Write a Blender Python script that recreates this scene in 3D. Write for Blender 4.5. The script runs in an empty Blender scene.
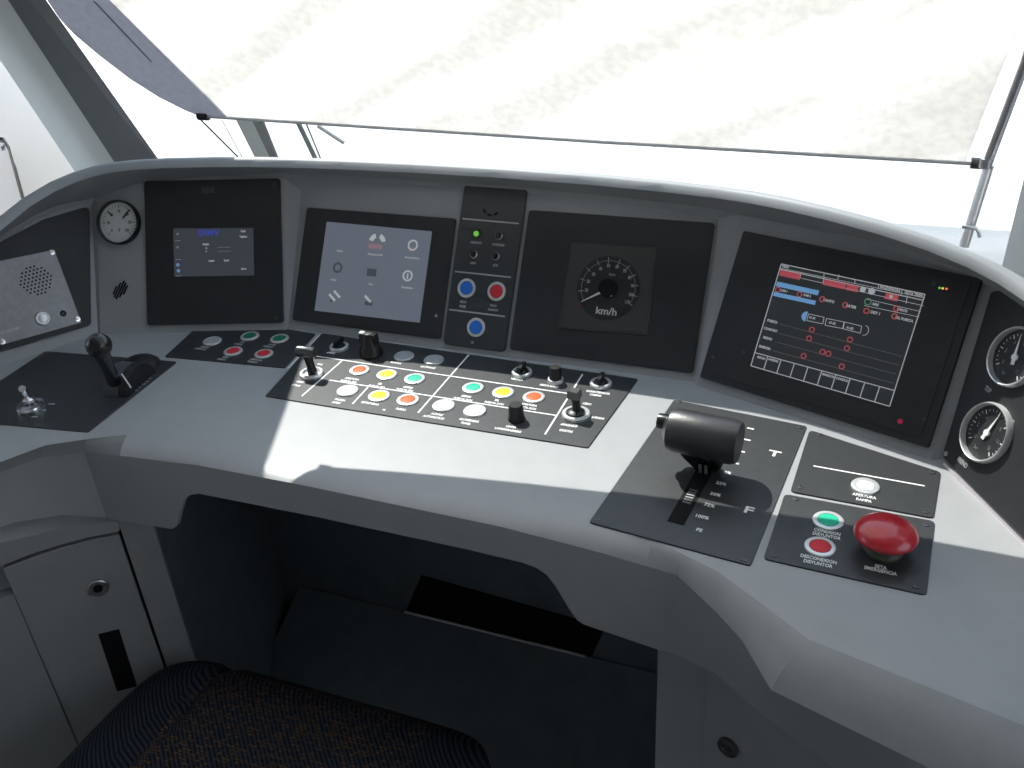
import bpy, bmesh, math, random
from mathutils import Vector, Matrix
random.seed(7)
C = bpy.context.scene.collection
PI = math.pi

# ------------------------------------------------------------------ camera
F_PX = 935.076
CAM = Vector((0, 0, .55))
RX = Vector((0.93132681, 0.3596527, -0.05727408))
UX = Vector((-0.1324364, 0.48096366, 0.86668019))
FW = Vector((-0.33925062, 0.79957732, -0.49556546))
cd = bpy.data.cameras.new('camera'); cam = bpy.data.objects.new('camera', cd); C.objects.link(cam)
cd.sensor_fit = 'HORIZONTAL'; cd.sensor_width = 36; cd.lens = 36 * F_PX / 1024
cd.clip_start = .02; cd.clip_end = 200
m = Matrix.Identity(4)
for i in range(3):
    m[i][0] = RX[i]; m[i][1] = UX[i]; m[i][2] = -FW[i]; m[i][3] = CAM[i]
cam.matrix_world = m
bpy.context.scene.camera = cam

# ------------------------------------------------------------------ light
W = bpy.data.worlds.new('sky'); bpy.context.scene.world = W; W.use_nodes = True
wn = W.node_tree.nodes; wl = W.node_tree.links
bg = wn['Background']; bg.inputs['Strength'].default_value = 1.0
tc = wn.new('ShaderNodeTexCoord'); sp = wn.new('ShaderNodeSeparateXYZ'); rp = wn.new('ShaderNodeValToRGB')
wl.new(tc.outputs['Generated'], sp.inputs[0]); wl.new(sp.outputs['Z'], rp.inputs[0]); wl.new(rp.outputs[0], bg.inputs[0])
rp.color_ramp.elements[0].position = 0.0; rp.color_ramp.elements[0].color = (1.62, 1.78, 2.0, 1)
rp.color_ramp.elements[1].position = 0.8; rp.color_ramp.elements[1].color = (1.05, 1.35, 1.75, 1)
SUN = Vector((-.4716, .3957, .788)).normalized()
sd = bpy.data.lights.new('sun', 'SUN'); sd.energy = 7.0; sd.angle = math.radians(.6); sd.color = (1, .97, .92)
so = bpy.data.objects.new('sun', sd); C.objects.link(so); so.rotation_euler = SUN.to_track_quat('Z', 'Y').to_euler(); so.location = (0, 0, 5)
vs = bpy.context.scene.view_settings
vs.view_transform = 'Standard'; vs.look = 'None'; vs.gamma = 1; vs.use_curve_mapping = False; vs.exposure = 0

# ------------------------------------------------------------------ pixel helpers (survey of the photo -> world)
def ray(x, y): return RX * (x - 512) - UX * (y - 384) + FW * F_PX
def at_z(x, y, z=0.):
    d = ray(x, y); t = (z - CAM.z) / d.z; return CAM + d * t
def at_plane(x, y, p, n):
    d = ray(x, y); t = (p - CAM).dot(n) / d.dot(n); return CAM + d * t
def proj(p):
    d = Vector(p) - CAM; w = d.dot(FW); return (512 + F_PX * d.dot(RX) / w, 384 - F_PX * d.dot(UX) / w)
def at_y(x, y, Y): return at_plane(x, y, Vector((0, Y, 0)), Vector((0, 1, 0)))

class Frame:
    def __init__(s, o, a, b):
        s.o = Vector(o); s.a = Vector(a).normalized(); b = Vector(b); s.n = s.a.cross(b).normalized(); s.b = s.n.cross(s.a)
    def M(s):
        m = Matrix.Identity(4)
        for i in range(3): m[i][0] = s.a[i]; m[i][1] = s.b[i]; m[i][2] = s.n[i]; m[i][3] = s.o[i]
        return m
    def px(s, x, y, h=0.):
        q = at_plane(x, y, s.o + s.n * h, s.n) - s.o; return (q.dot(s.a), q.dot(s.b))
    def rad(s, x, y, w):
        q = at_plane(x, y, s.o, s.n); return .5 * w * (q - CAM).dot(FW) / F_PX
    def shift(s, u, v, w=0.): return Frame(s.o + s.a * u + s.b * v + s.n * w, s.a, s.b)
def tilted(x, y, yaw, tilt, z=.01):
    ya, t = math.radians(yaw), math.radians(tilt)
    a = Vector((math.cos(ya), math.sin(ya), 0)); b = Vector((-math.sin(ya), math.cos(ya), 0))
    return Frame((x, y, z), a, Vector((0, 0, math.cos(t))) + b * math.sin(t))
def flat(x, y, yaw, z=0.):
    ya = math.radians(yaw); return Frame((x, y, z), (math.cos(ya), math.sin(ya), 0), (-math.sin(ya), math.cos(ya), 0))

# ------------------------------------------------------------------ materials
def mat(name, col, rough=.5, metal=0., spec=.5, noise=.0, nscale=60., bump=0., bscale=400., emit=None, es=1., coat=0.):
    M = bpy.data.materials.new(name); M.use_nodes = True
    nt = M.node_tree; b = nt.nodes['Principled BSDF']
    b.inputs['Base Color'].default_value = (*col, 1); b.inputs['Roughness'].default_value = rough
    b.inputs['Metallic'].default_value = metal; b.inputs['Specular IOR Level'].default_value = spec
    b.inputs['Coat Weight'].default_value = coat
    t = nt.nodes.new('ShaderNodeTexCoord')
    if noise:
        n = nt.nodes.new('ShaderNodeTexNoise'); n.inputs['Scale'].default_value = nscale; n.inputs['Detail'].default_value = 5
        nt.links.new(t.outputs['Object'], n.inputs['Vector'])
        r = nt.nodes.new('ShaderNodeValToRGB'); r.color_ramp.elements[0].position = .3; r.color_ramp.elements[1].position = .7
        r.color_ramp.elements[0].color = (*[c * (1 - noise) for c in col], 1); r.color_ramp.elements[1].color = (*[min(1, c * (1 + noise)) for c in col], 1)
        nt.links.new(n.outputs['Fac'], r.inputs[0]); nt.links.new(r.outputs[0], b.inputs['Base Color'])
    if bump:
        n2 = nt.nodes.new('ShaderNodeTexNoise'); n2.inputs['Scale'].default_value = bscale; n2.inputs['Detail'].default_value = 3
        nt.links.new(t.outputs['Object'], n2.inputs['Vector'])
        bp = nt.nodes.new('ShaderNodeBump'); bp.inputs['Strength'].default_value = bump; bp.inputs['Distance'].default_value = .001
        nt.links.new(n2.outputs['Fac'], bp.inputs['Height']); nt.links.new(bp.outputs[0], b.inputs['Normal'])
    if emit:
        b.inputs['Emission Color'].default_value = (*emit, 1); b.inputs['Emission Strength'].default_value = es
    return M
grey = mat('desk_grey_paint', (.34, .345, .35), .42, spec=.5, noise=.03, nscale=30, bump=.12, bscale=900)
grey_dark = mat('cabinet_grey_paint', (.27, .275, .28), .5, noise=.04, nscale=20, bump=.1, bscale=700)
fasc = mat('hood_grey_paint', (.30, .305, .31), .5, noise=.03, nscale=30, bump=.15, bscale=900)
plate_black = mat('satin_black_anodised_plate', (.03, .032, .034), .42, spec=.6, noise=.12, nscale=90, bump=.12, bscale=1800)
plate_matt = mat('matt_black_bezel', (.022, .023, .025), .5, spec=.4, noise=.1, nscale=70, bump=.1, bscale=1500)
gap_black = mat('shadow_gap_black', (.006, .006, .007), .8, spec=.2)
switch_m = mat('satin_black_plastic', (.012, .012, .013), .4, spec=.4)
rubber = mat('black_rubber', (.012, .012, .013), .6, spec=.4, noise=.1, nscale=80)
black_gloss = mat('black_plastic', (.012, .012, .013), .22, spec=.55)
knob_black = mat('worn_black_grip', (.03, .03, .033), .36, spec=.6, noise=.25, nscale=35, bump=.15, bscale=300)
chrome = mat('polished_steel', (.72, .72, .73), .16, 1.)
steel = mat('brushed_steel', (.56, .56, .57), .38, 1., noise=.06, nscale=120)
alu = mat('engraved_aluminium', (.22, .22, .23), .42, .85, noise=.08, nscale=150, bump=.1, bscale=1500)
ring_m = mat('satin_aluminium_ring', (.72, .73, .72), .34, .55, spec=.6)
white_ink = mat('white_ink', (.82, .82, .80), .5)
dim_ink = mat('grey_ink', (.42, .42, .42), .5)
cap_white = mat('white_button_cap', (.86, .86, .82), .5, spec=.3)
cap_clear = mat('unlit_clear_cap', (.38, .39, .40), .3)
cap_red = mat('red_button_cap', (.62, .035, .05), .5, spec=.3)
cap_orange = mat('orange_red_button_cap', (.88, .12, .03), .5, spec=.3)
cap_yellow = mat('yellow_button_cap', (.88, .82, .02), .5, spec=.3)
cap_green = mat('green_button_cap', (.02, .50, .30), .5, spec=.3)
cap_dkgreen = mat('dark_green_button_cap', (.01, .16, .09), .5, spec=.3)
cap_blue = mat('blue_button_cap', (.025, .16, .62), .5, spec=.3)
red_gloss = mat('glossy_red_plastic', (.50, .012, .025), .28, spec=.6, coat=.4)
dial_black = mat('black_dial_face', (.012, .012, .013), .5)
dial_white = mat('white_dial_face', (.62, .62, .6), .5, noise=.03)
wall_m = mat('cab_wall_light_paint', (.74, .75, .73), .45, noise=.02, nscale=8, bump=.08, bscale=300)
pillar_m = mat('pillar_dark_trim', (.19, .195, .20), .6, noise=.05, nscale=25, bump=.1, bscale=500)
pillar_lt = mat('pillar_pale_trim', (.42, .43, .42), .5, noise=.03, nscale=25)
floor_m = mat('floor_dark_rubber', (.05, .052, .055), .7, noise=.2, nscale=40)
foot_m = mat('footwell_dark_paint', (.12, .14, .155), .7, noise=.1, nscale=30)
ceil_m = mat('ceiling_white_paint', (.5, .5, .5), .7, noise=.03)
ground_m = mat('pale_concrete', (.55, .54, .5), .9, noise=.15, nscale=3)

# ------------------------------------------------------------------ object helpers
def tag(o, label, cat, group=None):
    o['label'] = label; o['category'] = cat
    if group: o['group'] = group
    return o
def empty(name, fr, label, cat, group=None):
    o = bpy.data.objects.new(name, None); o.empty_display_size = .02; C.objects.link(o)
    o.matrix_world = fr.M() if isinstance(fr, Frame) else Matrix.Translation(Vector(fr))
    return tag(o, label, cat, group)
def link(name, bm, material, parent=None, smooth=None, label=None):
    bmesh.ops.recalc_face_normals(bm, faces=bm.faces)
    me = bpy.data.meshes.new(name); bm.to_mesh(me); bm.free()
    if material: me.materials.append(material)
    if smooth is not None:
        me.polygons.foreach_set('use_smooth', [True] * len(me.polygons))
        me.set_sharp_from_angle(angle=math.radians(smooth))
    o = bpy.data.objects.new(name, me); C.objects.link(o)
    if parent: o.parent = parent
    if label: o['label'] = label
    return o
def struct(o): o['kind'] = 'structure'; return o
def rounded(pts, r, seg=5):
    out = []; n = len(pts)
    for i in range(n):
        p = Vector(pts[i]); a = Vector(pts[i - 1]) - p; b = Vector(pts[(i + 1) % n]) - p
        rr = min(r, a.length * .45, b.length * .45)
        if rr < 1e-5: out.append(p); continue
        ang = a.angle(b)
        if ang > 3.05: out.append(p); continue
        d = min(rr / math.tan(ang / 2), a.length * .45, b.length * .45)
        p0 = p + a.normalized() * d; p1 = p + b.normalized() * d
        for k in range(seg + 1):
            t = k / seg; out.append(p0 * (1 - t) ** 2 + p * 2 * t * (1 - t) + p1 * t * t)
    return out
def add_prism(bm, pts, z0, z1, ch=0.):
    n = len(pts); c = sum((Vector(p) for p in pts), Vector((0, 0))) / n
    lo = [bm.verts.new((p[0], p[1], z0)) for p in pts]
    rings = [lo]
    if ch:
        rings.append([bm.verts.new((p[0], p[1], z1 - ch)) for p in pts])
        hi = []
        for p in pts:
            d = (c - Vector(p)); q = Vector(p) + d.normalized() * ch
            hi.append(bm.verts.new((q.x, q.y, z1)))
        rings.append(hi)
    else: rings.append([bm.verts.new((p[0], p[1], z1)) for p in pts])
    for A, B in zip(rings, rings[1:]):
        for i in range(n): bm.faces.new((A[i], A[(i + 1) % n], B[(i + 1) % n], B[i]))
    bm.faces.new(rings[-1]); bm.faces.new(list(reversed(lo)))
def plate(name, pts, z0, z1, material, parent, r=.004, ch=.0004, label=None):
    bm = bmesh.new(); add_prism(bm, rounded(pts, r) if r else [Vector(p) for p in pts], z0, z1, ch)
    return link(name, bm, material, parent, None, label)
def add_lathe(bm, prof, c=(0, 0, 0), seg=32, axis=None):
    c = Vector(c)
    if axis is None: X, Y, Z = Vector((1, 0, 0)), Vector((0, 1, 0)), Vector((0, 0, 1))
    else:
        Z = Vector(axis).normalized(); X = Z.orthogonal().normalized(); Y = Z.cross(X)
    rings = []
    for r, z in prof:
        if r < 1e-6: rings.append([bm.verts.new(c + Z * z)])
        else: rings.append([bm.verts.new(c + Z * z + X * (r * math.cos(2 * PI * k / seg)) + Y * (r * math.sin(2 * PI * k / seg))) for k in range(seg)])
    for A, B in zip(rings, rings[1:]):
        if len(A) == 1 and len(B) == 1: continue
        for k in range(seg):
            k2 = (k + 1) % seg
            if len(A) == 1: bm.faces.new((A[0], B[k], B[k2]))
            elif len(B) == 1: bm.faces.new((A[k], A[k2], B[0]))
            else: bm.faces.new((A[k], A[k2], B[k2], B[k]))
def lathe(name, prof, c, material, parent, seg=32, axis=None, smooth=35, label=None):
    bm = bmesh.new(); add_lathe(bm, prof, c, seg, axis); return link(name, bm, material, parent, smooth, label)
def add_tube(bm, pts, rs, seg=10):
    pts = [Vector(p) for p in pts]; n = len(pts)
    if not hasattr(rs, '__len__'): rs = [rs] * n
    rings = []; X = None
    for i, p in enumerate(pts):
        d = (pts[min(i + 1, n - 1)] - pts[max(i - 1, 0)]).normalized()
        X = d.orthogonal().normalized() if X is None else (X - d * X.dot(d)).normalized()
        Y = d.cross(X)
        rings.append([bm.verts.new(p + X * (rs[i] * math.cos(2 * PI * k / seg)) + Y * (rs[i] * math.sin(2 * PI * k / seg))) for k in range(seg)])
    for A, B in zip(rings, rings[1:]):
        for k in range(seg): bm.faces.new((A[k], A[(k + 1) % seg], B[(k + 1) % seg], B[k]))
    bm.faces.new(list(reversed(rings[0]))); bm.faces.new(rings[-1])
def tube(name, pts, rs, material, parent, seg=10, label=None):
    bm = bmesh.new(); add_tube(bm, pts, rs, seg); return link(name, bm, material, parent, 40, label)
def add_line(bm, p, q, w, z0, z1=None):
    p = Vector(p); q = Vector(q); d = (q - p).normalized(); s = Vector((-d.y, d.x)) * w * .5
    z1 = z0 + .00025 if z1 is None else z1
    add_prism(bm, [p - s, q - s, q + s, p + s], z0, z1)
def add_ring(bm, c, r, w, z0, seg=24, z1=None):
    z1 = z0 + .00025 if z1 is None else z1
    vs_ = []
    for rr, z in ((r - w / 2, z0), (r - w / 2, z1), (r + w / 2, z1), (r + w / 2, z0)):
        vs_.append([bm.verts.new((c[0] + rr * math.cos(2 * PI * k / seg), c[1] + rr * math.sin(2 * PI * k / seg), z)) for k in range(seg)])
    for A, B in zip(vs_, vs_[1:] + vs_[:1]):
        for k in range(seg): bm.faces.new((A[k], A[(k + 1) % seg], B[(k + 1) % seg], B[k]))
def add_disc(bm, c, r, z0, z1, seg=20):
    add_prism(bm, [Vector((c[0] + r * math.cos(2 * PI * k / seg), c[1] + r * math.sin(2 * PI * k / seg))) for k in range(seg)], z0, z1)
def add_quad(bm, pts, z0, t=.00025): add_prism(bm, [Vector(p) for p in pts], z0, z0 + t)
def solid(name, verts, faces, material, parent=None, smooth=None, label=None, thick=0.):
    bm = bmesh.new(); vv = [bm.verts.new(Vector(v)) for v in verts]
    for f in faces: bm.faces.new([vv[i] for i in f])
    return link(name, bm, material, parent, smooth, label)
def text_mesh(items, z, xs=.72):
    # items: (string, u, v, cap height, align[, angle])  -> list of (verts, faces)
    bm = bmesh.new()
    for it in items:
        s, u, v, h = it[:4]; al = it[4] if len(it) > 4 else 'CENTER'; ang = it[5] if len(it) > 5 else 0
        cu = bpy.data.curves.new('t', 'FONT'); cu.body = s; cu.size = h / .7; cu.align_x = al; cu.align_y = 'CENTER'; cu.extrude = .0001
        cu.resolution_u = 2
        if h > .004: cu.offset = h * .03
        else: cu.offset = h * .05
        ob = bpy.data.objects.new('t', cu); C.objects.link(ob)
        dg = bpy.context.evaluated_depsgraph_get(); me = bpy.data.meshes.new_from_object(ob.evaluated_get(dg))
        me.transform(Matrix.Translation((u, v, z + .0001)) @ Matrix.Rotation(ang, 4, 'Z') @ Matrix.Diagonal((xs * (1.5 if it[3] > .0075 else 1), 1, 1, 1)))
        bm.from_mesh(me); bpy.data.objects.remove(ob); bpy.data.curves.remove(cu); bpy.data.meshes.remove(me)
    return bm
def text(name, items, z, material, parent, label=None, xs=.72):
    for it in items:
        bm = text_mesh([it], z, xs); me = bpy.data.meshes.new(name); bm.to_mesh(me); bm.free(); me.materials.append(material)
        o = bpy.data.objects.new(name, me); C.objects.link(o); o.parent = parent
        if label: o['label'] = label

def button(fr, parent, x, y, w, cap, label, z=.0015, lens=.68, dome=.0005, name='push_button'):
    u, v = fr.px(x, y, z + .002); R = fr.rad(x, y, w); r = R * lens
    b = lathe(name, [(R, z), (R, z + .0010), (R * .96, z + .0018), (R * .90, z + .0020), (r * 1.08, z + .0020), (r * 1.03, z + .0012), (r * 1.03, z + .0004)], (u, v, 0), ring_m, parent, 36, label=label)
    lathe('button_cap', [(r, z + .0004), (r, z + .0018), (r * .93, z + .0018 + dome * .6), (r * .6, z + .0018 + dome), (0, z + .0018 + dome)], (u, v, 0), cap, b, 32)
    return u, v
def screw(parent, u, v, z=.0015, m_=None, r=.0028):
    lathe('screw', [(r, z), (r, z + .0006), (r * .45, z + .0008), (r * .4, z + .0003), (0, z + .0003)], (u, v, 0), m_ or gunmetal, parent, 14)
gunmetal = mat('dark_screw_steel', (.10, .10, .105), .4, .7)

# ------------------------------------------------------------------ frames of the facets (measured)
FR1 = tilted(-.916, .890, 16.2, 27.8)
FRC = tilted(-.722, .953, 0.1, 31.2)
FR5 = tilted(-.164, .944, -18.5, 29.3)
FR0 = tilted(-1.0472, .7565, 61.6, 24)
g0 = at_z(943, 462, .0)
FR6 = tilted(g0.x, g0.y, -59, 22, 0.)

# ------------------------------------------------------------------ driver desk
desk = empty('driver_desk', (-.4, .85, 0), 'wide curved light grey train driver desk with raised instrument hood', 'desk')
dinv = Vector((-.4, .85, 0))
def D(p): return Vector(p) - dinv
# facet seams: where neighbouring planes meet, at height z
def seam(A, B, z, off=-.0012):
    pa = A.o + A.n * off; pb = B.o + B.n * off
    # solve in plan at height z
    a1, b1, c1 = A.n.x, A.n.y, A.n.dot(pa) - A.n.z * z
    a2, b2, c2 = B.n.x, B.n.y, B.n.dot(pb) - B.n.z * z
    det = a1 * b2 - a2 * b1
    return Vector(((c1 * b2 - c2 * b1) / det, (a1 * c2 - a2 * c1) / det, z))
def on_facet(A, x, y, off=-.0012): return at_plane(x, y, A.o + A.n * off, A.n)
def facet_at(A, s, z, off=-.0012):
    # point on facet at distance s along its a axis and height z
    v = (z - A.o.z - off * A.n.z) / A.b.z
    return A.o + A.a * s + A.b * v + A.n * off
RIMZ = .220
rim_px = [(-70, 290), (-30, 246), (0, 215), (30, 191), (52, 180), (75, 172), (100, 165), (125, 161), (150, 159), (200, 157.5), (283, 158.6), (400, 162), (520, 168), (610, 175), (700, 185.7), (763, 194), (826, 207), (890, 222.7), (937, 238.5), (985, 259), (1024, 284), (1060, 312)]
brow_px = [(-70, 300), (-30, 262), (0, 238), (30, 219), (52, 209), (72, 204), (92, 201), (118, 190), (143, 182), (195, 177), (279, 174), (398, 180), (514, 188), (602, 196), (690, 207), (753, 217), (815, 229), (878, 243), (922, 255), (966, 272), (1000, 291), (1030, 312)]
def lerp(a, b, t): return a + (b - a) * t
def poly_y(P, x):
    for (x0, y0), (x1, y1) in zip(P, P[1:]):
        if x0 <= x <= x1: return y0 + (y1 - y0) * (x - x0) / (x1 - x0)
FS = [FR0, FR1, FRC, FR5, FR6]
# where each flat facet of the hood starts and ends: (top pixel, bottom pixel) of its left and right edge; narrow strips join them
FE = [((-70, 0), (-60, 372), (91.5, 0), (96, 329)), ((97, 0), (100, 329), (284, 0), (286.5, 325)), ((303, 0), (289, 325), (719, 0), (694, 378)), ((740, 0), (698, 383), (987, 0), (932, 455)), ((997, 0), (940, 462), (1030, 0), (1120, 640))]
def base_pt(A, x, y):
    q = on_facet(A, x, y) - A.o; return facet_at(A, q.dot(A.a), 0)
FWH = FW.xy.normalized()
rim_of = lambda x: min(max((x - brow_px[0][0]) / (brow_px[-1][0] - brow_px[0][0]), 0), 1)
def rim_for(x, br):
    for k in range(len(brow_px) - 1):
        if brow_px[k][0] <= x <= brow_px[k + 1][0]:
            t = (x - brow_px[k][0]) / (brow_px[k + 1][0] - brow_px[k][0]); a, b = rim_px[k], rim_px[k + 1]
            X, Y = a[0] + (b[0] - a[0]) * t, a[1] + (b[1] - a[1]) * t
            return min((at_z(X, Y, .12 + .001 * q) for q in range(120)), key=lambda p: abs((br - p).xy.dot(FWH) - (.034 + .016 * min(max((X - 130) / 200, 0), 1))))
cols = []; ends = []
for k, (tl, bl_, tr_, br_) in enumerate(FE):
    A = FS[k]; b0, b1 = base_pt(A, *bl_), base_pt(A, *br_); ends += [b0, b1]
    for x in [tl[0]] + [x for x, y in brow_px if tl[0] + 4 < x < tr_[0] - 4] + [tr_[0]]:
        t = (x - tl[0]) / (tr_[0] - tl[0])
        bp_ = on_facet(A, x, poly_y(brow_px, x)); cols.append((lerp(b0, b1, t), bp_, rim_for(x, bp_)))
N = len(cols); rim = [c_[2] for c_ in cols]
for it_ in range(3): rim = [rim[0]] + [(rim[i - 1] + rim[i] * 2 + rim[i + 1]) / 4 for i in range(1, N - 1)] + [rim[-1]]
browp = [c_[1] for c_ in cols]
def base_for(i): return cols[i][0]
verts = []; faces = []
rows = []
for i in range(N):
    b = base_for(i); t = browp[i]; r_ = rim[i]
    nxt = rim[min(i + 1, N - 1)] - rim[max(i - 1, 0)]; out = Vector((-nxt.y, nxt.x, 0)).normalized()   # away from the driver
    low = r_ - out * .004; low.z = r_.z - .010
    rows.append([b, t, lerp(t, low, .5) - out * .002, low, r_ - out * .001 + Vector((0, 0, -.002)), r_ + out * .006 + Vector((0, 0, .0005)), r_ + out * .016 + Vector((0, 0, -.003)), r_ + out * .028 + Vector((0, 0, -.014)), r_ + out * .05 + Vector((0, 0, -.06)), r_ + out * .06 + Vector((0, 0, -.21))])
K = len(rows[0])
for rw in rows: verts += [D(p) for p in rw]
fas_faces = []; brow_faces = []
for i in range(N - 1):
    for k in range(K - 1):
        f = (i * K + k, (i + 1) * K + k, (i + 1) * K + k + 1, i * K + k + 1)
        (fas_faces if k == 0 else brow_faces).append(f)
solid('instrument_fascia', verts, fas_faces, fasc, desk, 12)
solid('hood_rim', verts, brow_faces, fasc, desk, 50)
for nm in ('instrument_fascia', 'hood_rim'):
    pass
# drop loose verts of both
for o in list(desk.children):
    bm = bmesh.new(); bm.from_mesh(o.data)
    bmesh.ops.delete(bm, geom=[v for v in bm.verts if not v.link_faces], context='VERTS'); bm.to_mesh(o.data); bm.free()

# worktop: top polygon + rolled front edge
T_px = [(-90, 520), (-50, 487), (0, 462), (45, 445), (86, 439), (120, 440), (200, 449), (300, 465), (400, 484), (500, 504), (600, 529), (650, 544), (685, 555), (716, 570), (755, 598), (809, 639), (902, 676), (1024, 725), (1110, 758)]
L_px = [(-100, 540, -.03), (-60, 503, -.028), (-4, 474, -.025), (42, 457, -.022), (86, 452, -.02), (120, 456, -.02), (200, 466, -.02), (300, 485, -.02), (400, 506, -.02), (500, 527, -.02), (600, 553, -.02), (647, 567, -.02), (677, 576, -.02), (716, 612, -.023), (742, 640.5, -.027), (771, 690, -.032), (850, 729, -.036), (950, 778, -.04), (1040, 820, -.04)]
top = [at_z(x, y) for x, y in T_px]; lip = [at_z(x, y, z) for x, y, z in L_px]
for i in range(5, 12): top[i].y = .664 - (i - 5) * .0012
pn0 = Vector((-(lip[12] - lip[4]).y, (lip[12] - lip[4]).x, 0)).normalized()
for i in range(5, 12): lip[i] = at_plane(L_px[i][0], L_px[i][1], lip[4], pn0)
bm = bmesh.new()
inn = []
for i, p in enumerate(top):
    d = top[min(i + 1, len(top) - 1)] - top[max(i - 1, 0)]; inn.append(p + Vector((-d.y, d.x, 0)).normalized() * .014)
poly0 = [bm.verts.new(D(p)) for p in inn]
poly = [bm.verts.new(D(p + Vector((0, 0, -.0004)))) for p in top]
for i in range(len(poly) - 1): bm.faces.new((poly0[i], poly0[i + 1], poly[i + 1], poly[i]))
back = [p + Vector((0, 0, 0)) for p in reversed(ends)]
bk = [bm.verts.new(D(p)) for p in back]
e_ = bm.faces.new(poly0 + bk)
prev = poly; n_ = 5
for k in range(1, n_ + 1):
    t = k / n_; cur = []
    for a, b in zip(top, lip):
        ctrl = (Vector((b.x, b.y, a.z)) + (a + b) / 2 * 1.6) / 2.6
        p = a * (1 - t) ** 2 + ctrl * (2 * t * (1 - t)) + b * t * t
        cur.append(bm.verts.new(D(p)))
    for i in range(len(cur) - 1): bm.faces.new((prev[i], prev[i + 1], cur[i + 1], cur[i]))
    prev = cur
bmesh.ops.triangulate(bm, faces=[e_])
link('worktop', bm, grey, desk, 17)
# skirts
def loft(name, A, B, material, thick=.006, label=None):
    bm = bmesh.new(); off = []
    n = len(A)
    for i in range(n):
        d = A[min(i + 1, n - 1)] - A[max(i - 1, 0)]; off.append(Vector((-d.y, d.x, 0)).normalized() * thick)
    r0 = [bm.verts.new(D(p)) for p in A]; r1 = [bm.verts.new(D(p)) for p in B]
    r2 = [bm.verts.new(D(p + o)) for p, o in zip(B, off)]; r3 = [bm.verts.new(D(p + o)) for p, o in zip(A, off)]
    for X, Y in ((r0, r1), (r1, r2), (r2, r3)):
        for i in range(n - 1): bm.faces.new((X[i], X[i + 1], Y[i + 1], Y[i]))
    return link(name, bm, material, desk, 28, label)
lipc = lip
SY = Vector((lip[8].x, lip[8].y, 0))
a_ = lip[4]; b_ = lip[12]
pn = Vector((-(b_ - a_).y, (b_ - a_).x, 0)).normalized()
bot = [(107, 519), (172, 529), (177, 526), (180, 512), (184, 500), (190, 495), (199, 493.6), (322, 518), (380, 530.6), (470, 550), (522, 562.5), (537, 568), (547, 575), (556, 587), (568, 607), (577, 620), (584, 624.5), (659, 650), (672, 653)]
B3 = [at_plane(x, y, a_, pn) for x, y in bot]
ext_ = []
for i in range(5, 12):
    x = lip[i].x
    for A, B in zip(B3, B3[1:]):
        if A.x < x - .002 and x + .002 < B.x: ext_.append(A + (B - A) * ((x - A.x) / (B.x - A.x)))
B3 = sorted(B3 + ext_, key=lambda p: p.x)
A3 = []
for p in B3:
    t = (p - a_).dot(b_ - a_) / (b_ - a_).length_squared
    zq = a_.z
    for i in range(4, 12):
        if lip[i].x <= p.x <= lip[i + 1].x: zq = lip[i].z + (lip[i + 1].z - lip[i].z) * (p.x - lip[i].x) / (lip[i + 1].x - lip[i].x)
    A3.append(Vector((p.x, p.y, zq + .0005)))
loft('front_skirt', A3, B3, grey)
zl = B3[0].z; zr = B3[-1].z
S_l = [Vector((p.x + .0, p.y, zl + .012 * (4 - i))) for i, p in enumerate(lip[:5])]
S_l[-1] = B3[0]; Al = lip[:4] + [A3[0]]
loft('side_skirt', Al, S_l, grey)
S_r = [B3[-1]] + [at_z(x, y, zr - .003 * i) for i, (x, y) in enumerate([(716, 674), (749, 703), (786, 734), (850, 781), (950, 832), (1040, 872)])]
loft('side_skirt', [A3[-1]] + lip[13:], S_r, grey)

# ------------------------------------------------------------------ under-desk bodies
def vbox(name, pts, z0, z1, material, parent, r=.0, ch=0.):
    bm = bmesh.new(); add_prism(bm, [Vector((p[0] - dinv.x, p[1] - dinv.y)) for p in pts], z0, z1, ch); return link(name, bm, material, parent)
FL = -.78
# left cabinet: front line from the door's top corners
cz = -.135
cl = at_z(4, 563, cz); cr = at_z(118, 532, cz)
dirc = (cr - cl).normalized(); nc = Vector((dirc.y, -dirc.x, 0))      # towards the driver
if nc.dot(CAM - cl) < 0: nc = -nc
CF = Frame((cl.x, cl.y, FL), dirc, (0, 0, 1))                            # front plane, v = height above floor
def cf(x, y, h=0.): return CF.px(x, y, h)
cab = empty('side_cabinet', CF, 'grey cabinet with key lock under the left end of the desk', 'cabinet')
wd = (cr - cl).length
hgt = cz - FL
def lb(name, u0, u1, v0, v1, w0, w1, material, parent, ch=.0, label=None):
    bm = bmesh.new(); add_prism(bm, [Vector((u0, v0)), Vector((u1, v0)), Vector((u1, v1)), Vector((u0, v1))], w0, w1, ch); return link(name, bm, material, parent, None, label)
ue = cf(154, 527)[0]
def cab_profile():
    pass
lb('cabinet_body', -.22, wd + .002, .0, hgt + .02, -.30, -.012, grey_dark, cab)
bm = bmesh.new()
add_prism(bm, [Vector((wd + .004, 0)), Vector((ue, 0)), Vector((ue, hgt + .05)), Vector((wd + .004, hgt + .05))], -.30, .002)
link('corner_post', bm, grey_dark, cab)
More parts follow.
